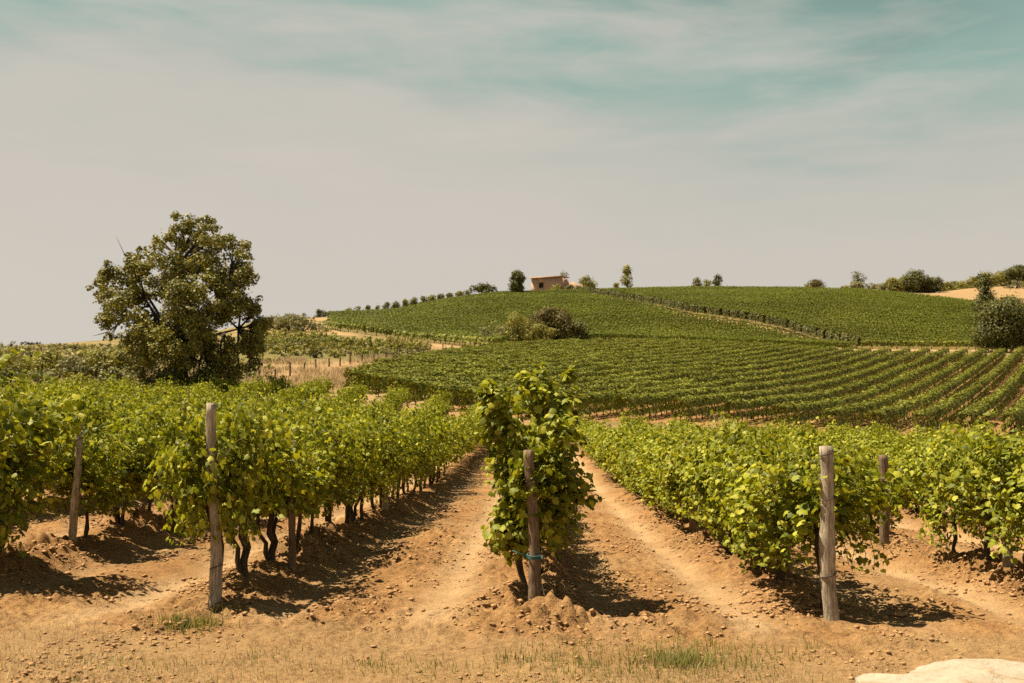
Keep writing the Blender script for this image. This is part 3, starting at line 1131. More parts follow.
# ------------------------------------------------------------------ trees and bushes
def blob_leaves(clumps, size, dens, tmpl, up=.35):
    """leaf clumps: list of (centre, radius xyz); leaves on and in each clump"""
    PP, NN = [], []
    for c, r in clumps:
        r = np.broadcast_to(np.asarray(r, dtype=float), (3,))
        k = max(10, int(3.4 * dens * (r[0] * r[1] + r[0] * r[2] + r[1] * r[2]) / 3 / size ** 2))
        d = unit(rng.normal(0, 1, (k, 3)))
        rad = rng.uniform(.25, 1.0, k) ** .45
        bumpy = 1 + .25 * vnoise(d[:, 0] * 2.2 + c[0], d[:, 1] * 2.2 + c[1], d[:, 2] * 2.2 + c[2], 3)
        PP.append(np.asarray(c) + d * r * (rad * bumpy)[:, None])
        out_ = rng.uniform(size=k) < .08
        PP[-1][out_] += d[out_] * r * rng.uniform(.05, .5, out_.sum())[:, None]
        NN.append(d + np.array([0, 0, up]) + rng.normal(0, .45, (k, 3)))
    P, N = np.concatenate(PP), np.concatenate(NN)
    T = rng.normal(0, .6, P.shape) + np.array([0, 0, -.5])
    return leaves(P, N, T, size * rng.uniform(.65, 1.3, len(P)), tmpl)


def plant(name, px, base_py, D, wpx, hpx, mat, label, cat, group=None, leaf=None, dens=3.0, trunk=0.0, shape='round', nclump=None, tmpl=T_QUAD, lean=0.0, sink=None):
    """a bush or small tree; sizes given as seen, turned into metres at its distance"""
    W, H = wpx * D / F, hpx * D / F
    bx = at(px, base_py, D).x
    g = float(ground_far(np.array([bx]), np.array([D]))[0])
    want = at(px, base_py, D).z
    if sink is None:
        top = want + H
        H = max(top - g, H * .5)
    W *= 1.12
    root = empty(name, (bx, D, g))
    cl = []
    n = nclump or int(8 + min(26, W * H * 1.2))
    t0 = trunk * H
    for i in range(n):
        f = rng.uniform(0, 1)
        zc = t0 + (H - t0) * (.12 + .80 * f)
        if shape == 'round':
            prof = math.sqrt(max(.08, 1 - (2 * f - .8) ** 2 / 1.45))
        elif shape == 'oval':
            prof = math.sqrt(max(.1, 1 - (2 * f - .95) ** 2)) * .95
        elif shape == 'cone':
            prof = (1.0 - .9 * f) if f > .15 else .8
        else:
            prof = .9
        a, rr = rng.uniform(0, 2 * np.pi), rng.uniform(.15, 1.0) ** .6
        rad = rng.uniform(.13, .36) * min(W, H) * (1.2 if n < 12 else .95)
        cl.append((np.array([math.cos(a) * rr * max(0, W / 2 * prof - rad * .6) + lean * f * W, math.sin(a) * rr * max(0, W / 2 * prof - rad * .6) * .85, min(max(zc, rad * .7), H - rad * .75)]),
                   np.array([rad, rad, rad * rng.uniform(.75, 1.0)])))
    ls = leaf or max(.10, D * .0021)
    V, Fc = blob_leaves(cl, ls, dens, tmpl)
    obj('crown' if trunk else 'foliage', mesh_data(name + '_leaves', V, [Fc], M[mat]), root)
    ge = Geo()
    tr = max(.04, W * .035)
    if trunk:
        ge.tube([(0, 0, -.4), (.03 * W, 0, t0 * .6), (lean * W * .4, .02 * W, H * .6)], [tr * 1.3, tr, tr * .45], 7)
        for c, r in cl[:7]:
            mid = np.array([lean * W * .3, 0, max(t0 * .8, c[2] * .5)])
            ge.tube([mid, (mid + c) / 2 + rng.normal(0, .05 * W, 3) * .3, c], [tr * .55, tr * .35, tr * .15], 5)
    else:
        for c, r in cl[:5]:
            ge.tube([(rng.normal(0, .05 * W), 0, -.3), (c[0] * .4, c[1] * .4, c[2] * .5), tuple(c)], [tr * .7, tr * .5, tr * .2], 5)
    obj('trunk' if trunk else 'stem', ge.data(name + '_wood', M['tree_bark'], True), root)
    tag(root, label, cat, group)
    return root


def oak():
    D = 62.0
    base = at(183, 392, D)
    g = float(ground_far(np.array([base.x]), np.array([D]))[0])
    o = np.array([base.x, D, g])
    S = D / F
    # crown masses as (bearing, height, radius) seen from the vineyard, depth spread by hand
    spec = [(190, 228, 14, 0), (172, 236, 13, 1.2), (207, 236, 12, -1), (150, 240, 9, .5), (227, 246, 13, .5), (243, 256, 11, -1.2), (160, 254, 13, -1.6), (186, 252, 19, 1.5), (212, 256, 17, -2),
            (126, 256, 9, .6), (138, 270, 12, -1.5), (108, 276, 15, .4), (99, 288, 11, -1), (118, 294, 16, 1.4), (147, 286, 16, 1.8), (172, 278, 20, -2.2), (200, 280, 20, 2.2), (226, 274, 17, 1), (240, 288, 13, -1.4),
            (102, 308, 13, .8), (112, 322, 12, -1.2), (136, 312, 18, -2.6), (160, 312, 20, 2.6), (188, 308, 20, -3), (214, 304, 19, 2.4), (236, 308, 15, -.6), (246, 322, 13, 1),
            (140, 334, 15, 1.8), (160, 338, 18, -2.8), (186, 336, 20, 3), (212, 332, 19, -2.8), (236, 334, 17, 1.6), (254, 334, 11, -1), (150, 356, 13, -1), (170, 360, 16, 2), (192, 362, 17, -2), (212, 358, 15, 1.5), (232, 350, 14, -1.2),
            (104, 336, 6, .2), (156, 374, 10, 1), (180, 378, 12, -1), (204, 376, 11, .5), (222, 366, 9, -.5), (166, 356, 18, -3), (196, 350, 20, 3.4), (178, 322, 22, 0), (205, 322, 20, -.6), (150, 322, 18, 0), (222, 380, 12, 1), (160, 386, 13, .6), (190, 390, 14, 0), (142, 380, 9, -.6), (184, 226, 12, -1), (200, 222, 9, .4), (140, 296, 15, -.8), (236, 272, 13, .4), (126, 340, 10, .8), (246, 345, 12, .8), (232, 264, 13, 1.4), (246, 276, 11, -.3), (244, 300, 13, .8), (232, 318, 16, -2), (250, 312, 9, 0), (158, 268, 14, 1), (198, 262, 16, 2.4), (220, 286, 16, -2.2), (176, 300, 18, 3), (122, 280, 14, -.5), (130, 328, 13, 1.2), (198, 240, 13, 1.4), (180, 242, 13, -1.4), (216, 242, 11, 1), (190, 268, 18, -2), (170, 262, 14, 2), (205, 296, 18, -3.4), (150, 276, 13, -2), (232, 300, 14, -2), (112, 300, 13, -1.6), (96, 276, 8, .5), (104, 268, 9, 0), (140, 256, 9, -.5), (222, 318, 15, -3), (164, 330, 18, -3.4), (140, 350, 12, -2), (214, 344, 16, -3.4), (186, 346, 18, -3.8), (259, 326, 11, .4), (252, 346, 12, -.8), (246, 360, 11, .3), (240, 372, 10, -1)]
    spec = [(a_ + 4, b_, c_, d_) for a_, b_, c_, d_ in spec]
    cl = []
    for px, py, r, dy in spec:
        p = np.array(at(px, py, D)) - o + np.array([0, dy, 0])
        rr = r * S
        for q in range(7):
            dd = unit(rng.normal(0, 1, 3))
            cl.append((p + dd * rr * rng.uniform(.5, .85), np.array([1, 1, .85]) * rr * rng.uniform(.34, .6)))
    root = empty('oak_tree', o)
    tag(root, 'large spreading oak with olive brown leaves standing alone behind the vines', 'tree')
    V, Fc = blob_leaves(cl, .128, 2.6, T_SIMPLE)
    obj('crown', mesh_data('oak_leaves', V, [Fc], M['oak_leaf']), root)
    ge = Geo()
    fork = np.array(at(178, 352, D)) - o
    ge.tube([(0, 0, -.5), (.05, 0, fork[2] * .5), fork], [.36, .28, .24], 10, True, .06)
    mains = []
    for px, py, dy in [(172, 290, .6), (196, 285, -.6), (150, 300, -1), (218, 300, 1), (136, 280, .3), (230, 285, -.4), (180, 262, 0), (120, 310, .8), (236, 328, .6)]:
        e = np.array(at(px, py, D)) - o + np.array([0, dy, 0])
        m = fork * .5 + e * .5 + rng.normal(0, .18, 3) - np.array([0, 0, -.3])
        ge.tube([fork, fork * .75 + m * .25, m, m * .45 + e * .55, e], [.17, .14, .10, .075, .045], 7, True, .05)
        mains += [m, m * .45 + e * .55, e]
    mains = np.array(mains)
    for px, py, r, dy in spec:
        e = np.array(at(px, py, D)) - o + np.array([0, dy, 0])
        k = np.argmin(np.linalg.norm(mains - e, axis=1) + 3 * (mains[:, 2] > e[2] + .4))
        m = (mains[k] + e) / 2 + rng.normal(0, .12, 3)
        ge.tube([mains[k], m, e], [.085, .055, .02], 5)
        for q in range(3):
            t = e + unit(rng.normal(0, 1, 3)) * r * S * .95
            ge.tube([m, (m + t) / 2 + rng.normal(0, .05, 3), t], [.04, .025, .008], 4)
    a = np.array(at(128, 262, D)) - o
    b2 = np.array(at(116, 236, D)) - o
    ge.tube([a, (a + b2) / 2, b2], [.03, .018, .008], 4)     # bare twig at the top left
    a, b2 = np.array(at(108, 332, D)) - o, np.array(at(93, 336, D)) - o
    ge.tube([a, (a + b2) / 2, b2], [.04, .025, .01], 4)
    obj('trunk', ge.data('oak_wood', M['tree_bark'], True), root)


oak()

# skyline of the house hill
plant('round_tree', 484, 296, 334, 27, 12.5, 'dark_leaf', 'low wide round tree on the hilltop beside the dark cypress', 'tree', None, .5, 3.5, .22, 'round', 26)
plant('cypress_tree', 517, 293.5, 326, 16.5, 23.5, 'dark_leaf', 'dark dense oval cypress on the skyline next to the brick house', 'tree', None, .45, 5, .06, 'oval', 44)
plant('sapling', 563.5, 281.5, 360, 10, 14, 'pale_leaf', 'thin pale sapling poking up behind the ruined wall', 'tree', None, .45, 1.8, .25, 'oval', 9)
plant('bush', 587, 287, 352, 18, 12, 'shrub_leaf', 'round yellow-green bush at the end of the ruined wall', 'bush', None, .5, 3, 0, 'round', 16)
plant('poplar_tree', 627, 287, 352, 16, 23, 'shrub_leaf', 'small upright tree on the skyline where the track meets the ridge', 'tree', None, .5, 2.4, .16, 'cone', 22)
plant('bush', 616, 287, 354, 8, 5, 'shrub_leaf', 'little bush at the foot of the upright skyline tree', 'bush', None, .4, 2.5)
plant('bush', 697, 286, 356, 11, 9, 'olive_leaf', 'small grey-green bush on the ridge, first of a thin trio', 'bush', None, .45, 1.9)
plant('bush', 707, 286, 356, 10, 7, 'shrub_leaf', 'sparse middle bush between two others on the ridge', 'bush', None, .4, 1.6)
plant('bush', 718, 286, 356, 10, 13, 'dark_leaf', 'darkest and tallest bush of the thin trio on the ridge', 'bush', None, .45, 2.2, 0, 'oval')
plant('bush', 816, 289, 358, 20, 10, 'rust_leaf', 'brownish bush alone on the ridge of the upper field', 'bush', None, .45, 2.3)
plant('bush', 807, 289, 358, 9, 6, 'shrub_leaf', 'tiny green bush touching the brownish ridge bush', 'bush', None, .4, 2)
plant('thin_tree', 859, 291, 366, 13, 21, 'pale_leaf', 'thin pale tree with a small airy top on the ridge', 'tree', None, .45, 1.6, .4, 'round', 10)
plant('bush', 857, 291, 364, 22, 9.5, 'olive_leaf', 'grey-green bush around the foot of the thin airy tree', 'bush', None, .5, 2.2)
plant('bush', 872, 291, 364, 18, 8, 'olive_leaf', 'low grey-green bush between the airy tree and the dark grove', 'bush', None, .5, 2.2)
plant('round_tree', 893, 292, 372, 18, 14, 'shrub_leaf', 'lighter leafy tree at the left edge of the dark ridge grove', 'tree', None, .5, 2.6, .1)
plant('round_tree', 916, 292, 372, 26, 22, 'dark_leaf', 'tallest dark tree in the middle of the ridge grove', 'tree', None, .5, 3.4, .08, 'round', 26)
plant('round_tree', 934, 292, 372, 22, 15, 'dark_leaf', 'lower dark tree closing the ridge grove beside the pale field', 'tree', None, .5, 3.2, .08)
plant('bush', 947, 291, 424, 14, 9, 'shrub_leaf', 'green bush on the far rim of the pale field', 'bush', None, .5, 2.3)
plant('bush', 962, 291, 424, 22, 11, 'shrub_leaf', 'broad bush behind the pale field, left of the tall dark tree', 'bush', None, .5, 2.4)
plant('round_tree', 992, 291, 420, 30, 20, 'shrub_leaf', 'spreading green tree rising behind the tall dark tree', 'tree', None, .5, 2.4, .1)
plant('round_tree', 1018, 291, 420, 30, 26, 'dark_leaf', 'dark round tree on the skyline cut by the picture edge', 'tree', None, .5, 3, .1)
plant('bush', 1016, 296, 380, 30, 16, 'olive_leaf', 'pale grey-green bush below the dark round skyline tree', 'bush', None, .5, 2.2)
plant('tall_tree', 985, 306, 262, 24, 33, 'dark_leaf', 'tall dark tree with a pointed top above the big round one', 'tree', None, .42, 2.8, .05, 'cone', 26)
plant('round_tree', 1004, 356, 188, 54, 57, 'dark_leaf', 'big dark round tree standing at the edge of the striped rows', 'tree', None, .34, 2.6, .05, 'round', 40)
plant('round_tree', 1050, 356, 186, 50, 50, 'dark_leaf', 'dark tree at the picture edge behind the big round one', 'tree', None, .36, 3.0, .05, 'round', 40)

for px, py, D, w, h, m, lab in [
    (904, 292, 376, 20, 15, 'shrub_leaf', 'lighter bush wedged between two dark trees of the ridge grove'),
    (883, 291, 370, 16, 8, 'olive_leaf', 'low grey bush leading into the ridge grove from the airy tree'),
    (926, 291, 374, 16, 12, 'dark_leaf', 'dark bush filling the gap at the foot of the ridge grove'),
    (954, 291, 430, 20, 10, 'olive_leaf', 'greyish bush between two green ones behind the pale field'),
    (973, 291, 430, 20, 14, 'shrub_leaf', 'green bush behind the pointed top of the tall dark tree'),
    (1005, 291, 426, 24, 17, 'shrub_leaf', 'green bush filling the skyline below the dark round tree'),
    (845, 290, 362, 10, 5, 'shrub_leaf', 'smallest low bush just before the thin airy tree'),
    (1012, 312, 250, 30, 16, 'pale_leaf', 'yellowish scrub on the bank above the big dark round tree'),
]:
    plant('bush', px, py, D, w, h, m, lab, 'bush', 'bushes along the ridge by the pale field', .5, 2.4)

for px, py, D, w, h, m, lab in [
    (556, 291, 343, 16, 7, 'shrub_leaf', 'low scrub growing against the farmhouse wall by the ruin'),
    (570, 291, 343, 14, 7, 'olive_leaf', 'greyish scrub at the foot of the ruined wall'),
    (579, 290, 344, 10, 5, 'pale_leaf', 'pale dry scrub at the low end of the ruined wall'),
]:
    plant('bush', px, py, D, w, h, m, lab, 'bush', 'scrub in front of the ruin', .4, 2.0)

# bushes in the hollow under the house hill
plant('bush', 553, 346, 190, 58, 39, 'rust_leaf', 'largest bush in the hollow, dark with reddish brown leaves', 'bush', 'bushes in the hollow below the house hill', .34, 3.0, 0, 'round', 40)
plant('bush', 541, 343, 193, 30, 32, 'rust_leaf', 'reddish brown bush against the largest dark one', 'bush', 'bushes in the hollow below the house hill', .34, 2.6, 0, 'round', 20)
plant('bush', 578, 345, 188, 26, 26, 'dark_leaf', 'dark shaded bush closing the hollow clump on its downhill side', 'bush', 'bushes in the hollow below the house hill', .34, 3.0, 0, 'round', 20)
plant('bush', 520, 349, 184, 38, 37, 'shrub_leaf', 'yellow-green bush in front of the reddish ones', 'bush', 'bushes in the hollow below the house hill', .32, 2.8, 0, 'round', 18)
plant('bush', 500, 349, 186, 38, 29, 'olive_leaf', 'grey-green low bush at the track end of the hollow clump', 'bush', 'bushes in the hollow below the house hill', .32, 2.4, 0, 'round', 18)
plant('bush', 541, 350, 182, 32, 26, 'shrub_leaf', 'low bright bush at the foot of the hollow clump', 'bush', 'bushes in the hollow below the house hill', .3, 2.6)

# small round trees along the ridge
for i, (px, cy) in enumerate([(349, 314.5), (358, 313), (368, 312), (377.5, 311), (387, 309), (396, 308), (405.5, 306.2), (414, 304.2), (423.6, 303), (432.5, 301.5), (441, 300.5), (450.6, 299), (459, 298), (467.7, 296.4)]):
    D = 286 + i * 3.4
    w = 7.5 if i > 3 else 6.0
    plant('small_tree', px, cy + 3, D, w * 1.1, 10.0, 'pale_leaf' if i % 3 else 'shrub_leaf',
          'small round tree in the even line along the ridge, %s from the house end' % ORD[13 - i], 'tree', 'small trees lined along the ridge', .42, 3.2, .2, 'round', 10)

# left bank: bushes, olives and scrub
for px, py, D, w, h, m, lab in [
    (321, 319, 292, 15, 10, 'dark_leaf', 'small dark bush on the ridge where the pale track tops out'),
    (303, 321, 296, 9, 8, 'olive_leaf', 'tiny grey bush on the ridge above the olive thicket'),
    (338, 325, 268, 14, 9, 'shrub_leaf', 'green bush at the start of the ridge line of small trees'),
    (276, 334, 206, 30, 19, 'olive_leaf', 'pale silvery olive bush nearest the oak'),
    (289, 334, 200, 28, 21, 'olive_leaf', 'darker grey-green olive bush in the middle of the thicket'),
    (304, 335, 196, 30, 19, 'olive_leaf', 'silvery olive bush at the track side of the thicket'),
    (262, 336, 210, 26, 19, 'olive_leaf', 'silvery olive bush partly behind the oak'),
    (318, 337, 200, 18, 15, 'olive_leaf', 'low silvery bush beside the pale climbing track'),
]:
    plant('bush', px, py, D, w, h, m, lab, 'bush', 'bushes on the left bank', .36, 2.6)
for i, (px, py, D, w, h, m) in enumerate([
    (272, 355, 140, 26, 17, 'shrub_leaf'), (292, 352, 143, 28, 17, 'row_leaf'), (312, 352, 144, 26, 18, 'shrub_leaf'), (332, 350, 146, 28, 15, 'row_leaf'),
    (352, 351, 146, 26, 15, 'shrub_leaf'), (372, 350, 150, 26, 14, 'row_leaf'), (392, 349, 152, 26, 13, 'shrub_leaf'), (410, 350, 154, 24, 13, 'shrub_leaf'), (424, 352, 150, 18, 10, 'olive_leaf'),
    (282, 364, 118, 24, 13, 'shrub_leaf'), (300, 361, 121, 22, 11, 'shrub_leaf'), (338, 359, 124, 24, 10, 'olive_leaf'), (362, 358, 127, 22, 9, 'shrub_leaf'), (390, 356, 132, 24, 9, 'olive_leaf'),
    (316, 363, 116, 24, 17, 'dark_leaf'), (335, 361, 118, 16, 11, 'shrub_leaf'), (270, 368, 105, 20, 10, 'shrub_leaf'), (272, 372, 96, 16, 8, 'row_leaf'), (256, 366, 110, 22, 14, 'shrub_leaf'),
]):
    lab = 'scrubby green bush in the overgrown belt above the fenced dry grass'
    if m == 'dark_leaf':
        lab = 'darkest bush standing low in the dry grass behind the fence'
    elif m == 'olive_leaf':
        lab = 'greyish bush in the overgrown belt above the fenced dry grass'
    elif m == 'row_leaf':
        lab = 'deep green bush in the overgrown belt above the fenced dry grass'
    plant('bush', px, py, D, w, h, m, lab, 'bush', 'bushes in the belt above the dry grass', .26, 2.6)
for i in range(70):
    f = i / 69
    px = 256 + 174 * ((i * 0.618) % 1)
    D = 120 + 58 * f
    py = None
    b_ = ground_far(np.array([(px - 512) / F / CP * D]), np.array([D]))[0]
    py = 430 - F * (b_ - CAM_H) / D
    m = ['shrub_leaf', 'row_leaf', 'shrub_leaf', 'olive_leaf', 'shrub_leaf'][i % 5]
    lab = {'shrub_leaf': 'scrubby green bush in the overgrown belt above the fenced dry grass', 'row_leaf': 'deep green bush in the overgrown belt above the fenced dry grass',
           'olive_leaf': 'greyish bush in the overgrown belt above the fenced dry grass'}[m]
    if D < 158 + 30 * (px < 330):
        plant('bush', px, py, D, rng.uniform(20, 32), rng.uniform(6, 11), m, lab, 'bush', 'bushes in the belt above the dry grass', .26, 2.6)
for i in range(12):
    px = -30 + 185 * ((i * 0.618) % 1)
    D = 130 + 60 * ((i * 0.37) % 1)
    b_ = ground_far(np.array([(px - 512) / F / CP * D]), np.array([D]))[0]
    py = 430 - F * (b_ - CAM_H) / D
    plant('shrub', px, py, D, rng.uniform(26, 36), rng.uniform(10, 14), ['shrub_leaf', 'pale_leaf'][i % 2], ['green shrub on the rise at the back of the thicket left of the oak', 'pale shrub on the rise at the back of the thicket left of the oak'][i % 2], 'shrub', 'shrubs between the vines and the oak', .24, 2.4, 0, 'round', 14)
for i in range(18):
    px = -30 + 170 * ((i * 0.618) % 1)
    D = 215 + 175 * ((i * 0.37) % 1)
    b_ = ground_far(np.array([(px - 512) / F / CP * D]), np.array([D]))[0]
    py = 430 - F * (b_ - CAM_H) / D
    plant('shrub', px, py, D, rng.uniform(24, 36), rng.uniform(4.5, 7.5), ['shrub_leaf', 'olive_leaf'][i % 2], ['small green shrub near the far skyline left of the oak', 'small greyish shrub near the far skyline left of the oak'][i % 2], 'shrub', 'shrubs on the far skyline left of the oak', .4, 2.4, 0, 'round', 12)
for i in range(34):
    px = -40 + 205 * ((i * 0.618) % 1)
    D = 72 + 70 * ((i * 0.37) % 1)
    b_ = ground_far(np.array([(px - 512) / F / CP * D]), np.array([D]))[0]
    py = 430 - F * (b_ - CAM_H) / D
    m = ['shrub_leaf', 'olive_leaf', 'shrub_leaf', 'pale_leaf'][i % 4]
    lab = {'shrub_leaf': 'green shrub lost in the thicket left of the oak', 'olive_leaf': 'greyish shrub lost in the thicket left of the oak', 'pale_leaf': 'pale yellowish shrub lost in the thicket left of the oak'}[m]
    plant('shrub', px, py, D, rng.uniform(20, 34), rng.uniform(11, 18) * min(1, 100 / D), m, lab, 'shrub', 'shrubs between the vines and the oak', .19, 2.4, 0, 'round', 14)
for i, (px, py, D, w, h, m) in enumerate([
    (8, 380, 78, 44, 32, 'shrub_leaf'), (-22, 380, 76, 40, 30, 'shrub_leaf'), (50, 378, 84, 36, 30, 'shrub_leaf'), (74, 378, 80, 34, 24, 'olive_leaf'), (97, 378, 82, 34, 28, 'shrub_leaf'),
    (118, 377, 84, 30, 27, 'shrub_leaf'), (134, 376, 86, 30, 22, 'olive_leaf'), (148, 376, 92, 30, 24, 'olive_leaf'), (88, 372, 98, 40, 22, 'shrub_leaf'), (44, 385, 74, 30, 16, 'olive_leaf'),
    (116, 385, 74, 34, 18, 'olive_leaf'), (232, 376, 92, 32, 20, 'shrub_leaf'), (248, 378, 84, 24, 13, 'olive_leaf'), (12, 388, 72, 26, 20, 'dark_leaf'), (80, 388, 71, 26, 15, 'shrub_leaf'),
]):
    lab = ['green shrub filling the far left edge behind the vines', 'green shrub at the picture edge behind the vines', 'tallest leafy shrub between the edge shrubs and the oak', 'greyish shrub left of the oak among greener ones',
           'leafy shrub midway between the edge shrubs and the oak', 'upright shrub just before the oak branches', 'grey shrub under the outer oak branches', 'grey-green shrub against the shaded oak base', 'broad shrub on the slope behind the leafy thicket',
           'low greyish shrub just above the vine tops near the edge', 'low greyish shrub just above the vine tops near the oak', 'green shrub right behind the shaded oak base', 'small pale shrub where the oak meets the dry grass',
           'small dark shrub low at the left edge thicket', 'low green shrub just above the vine tops, between two greyish ones'][i]
    plant('shrub', px, py, D, w, h, m, lab, 'shrub', 'shrubs between the vines and the oak', .19, 2.6, 0, 'round', 24)
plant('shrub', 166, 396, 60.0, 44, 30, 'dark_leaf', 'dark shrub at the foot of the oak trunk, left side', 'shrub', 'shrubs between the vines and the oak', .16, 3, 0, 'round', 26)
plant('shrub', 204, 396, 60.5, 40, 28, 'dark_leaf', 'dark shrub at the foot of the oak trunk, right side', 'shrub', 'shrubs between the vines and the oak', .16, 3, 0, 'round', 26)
plant('far_thicket', 30, 352, 380, 30, 6, 'dark_leaf', 'thin dark thicket on the far horizon left of the oak', 'thicket', None, .6, 2.5)

# ------------------------------------------------------------------ brick house and ruined wall
def house():
    D = 346.0
    S = D / F
    c = at(548, 291, D)
    g = float(ground_far(np.array([c.x]), np.array([D]))[0])
    z0 = min(g, c.z) - .5
    root = empty('brick_house', (c.x, D, z0), R(-22))
    tag(root, 'low brick farmhouse with a shallow tiled roof on the hilltop', 'house')
    x0, x1 = (530.5 - 548) * S, (562 - 548) * S
    zt = at(548, 277.6, D).z - z0
    hh = at(548, 276.0, D).z - z0
    dpt = 7.0
    w = Geo()
    wx0, wx1 = (538.5 - 548) * S, (543.5 - 548) * S
    wz0, wz1 = at(548, 287.6, D).z - z0, at(548, 282.6, D).z - z0
    t = .35
    w.box(x0, wx0, -t, 0, 0, zt); w.box(wx1, x1, -t, 0, 0, zt); w.box(wx0, wx1, -t, 0, 0, wz0); w.box(wx0, wx1, -t, 0, wz1, zt)
    w.box(x0, x0 + t, .002, dpt, 0, zt); w.box(x1 - t, x1, .002, dpt, 0, zt); w.box(x0 + t, x1 - t, dpt - t, dpt, 0, zt)
    obj('wall', w.data('house_wall', M['brick']), root)
    r = Geo()
    ov = .55
    V = [(x0 - ov, -t - ov, zt + .02), (x1 + ov, -t - ov, zt + .02), (x1 + ov, dpt + ov, hh + .05), (x0 - ov, dpt + ov, hh + .05)]
    V += [(x, y, z + .28) for x, y, z in V]
    r.add(V, np.array([(0, 3, 2, 1), (4, 5, 6, 7), (0, 1, 5, 4), (1, 2, 6, 5), (2, 3, 7, 6), (3, 0, 4, 7)]))
    ro = obj('roof', r.data('house_roof', M['roof_tile']), root)
    e = Geo()
    e.box(x0 - ov, x1 + ov, -t - ov - .12, -t - ov - .003, zt - .12, zt + .30)
    obj('eave', e.data('house_eave', M['brick']), ro)
    cr = Geo()
    for i in range(22):
        xx = x0 - ov + (x1 - x0 + 2 * ov) * (i + .5) / 22
        cr.tube([(xx, -t - ov, zt + .31), (xx, dpt + ov, hh + .34)], .10, 5)
    obj('tile_ridges', cr.data('house_tiles', M['roof_tile']), ro)
    wi = Geo()
    wi.box(wx0, wx1, -.12, -.06, wz0, wz1)
    wo = obj('window', wi.data('house_window', M['opening']), root)
    fr = Geo()
    fr.box(wx0 - .15, wx1 + .15, -t - .06, -t - .003, wz1, wz1 + .22)
    obj('lintel', fr.data('house_lintel', M['roof_tile']), wo)
    # lower ruined wall running off to the side
    c2 = at(573, 290, D)
    g2 = z0
    rw = empty('ruined_wall', (c2.x, D + 1.5, g2))
    tag(rw, 'crumbling brick wall stepping down beside the farmhouse', 'wall')
    n = 14
    xs = np.linspace((562.6 - 573) * S, (584 - 573) * S, n)
    tops = np.interp(np.arange(n), [0, 2, 4, 8, 12, 13], [279.5, 280, 281.5, 282.2, 284.0, 287])
    gg = Geo()
    V, Fq = [], []
    for i in range(n):
        ztop = at(573, tops[i] + rng.normal(0, .5), D).z - g2
        V += [(xs[i], -.3, 0), (xs[i], .3, 0), (xs[i], .3, ztop), (xs[i], -.3, ztop)]
    for i in range(n - 1):
        a, b_ = 4 * i, 4 * i + 4
        Fq += [(a, b_, b_ + 3, a + 3), (a + 3, b_ + 3, b_ + 2, a + 2), (a + 2, b_ + 2, b_ + 1, a + 1)]
    Fq += [(0, 3, 2, 1), (4 * n - 4, 4 * n - 3, 4 * n - 2, 4 * n - 1)]
    gg.add(V, np.array(Fq))
    obj('masonry', gg.data('ruin_wall', M['brick']), rw)


house()

# ------------------------------------------------------------------ grass
def blades(x, y, z, h, wdt, bend=.35):
    k = len(x)
    az = rng.uniform(0, 2 * np.pi, k)
    d = np.stack([np.cos(az), np.sin(az), np.zeros(k)], 1)
    s = np.stack([-np.sin(az), np.cos(az), np.zeros(k)], 1) * (wdt / 2)[:, None]
    p0 = np.stack([x, y, z - .02], 1)
    b = rng.uniform(.1, 1, k)[:, None] * bend * h[:, None]
    p1 = p0 + d * b * .35 + np.array([0, 0, 1]) * (h * .6)[:, None]
    p2 = p0 + d * b + np.array([0, 0, 1]) * h[:, None]
    V = np.stack([p0 - s, p0 + s, p1 + s * .7, p1 - s * .7, p2], 1).reshape(-1, 3)
    o = (np.arange(k) * 5)[:, None]
    return V, [o + np.array([[0, 1, 2, 3]]), o + np.array([[3, 2, 4]])]


def blade_obj(name, x, y, h, w, mat, label, bend=.35, kind='stuff', cat='grass', group=None):
    V, Fs = blades(x, y, gz(x, y), h, w, bend)
    o = obj(name, mesh_data(name, V, Fs, M[mat]))
    tag(o, label, cat, group, kind)
    return o


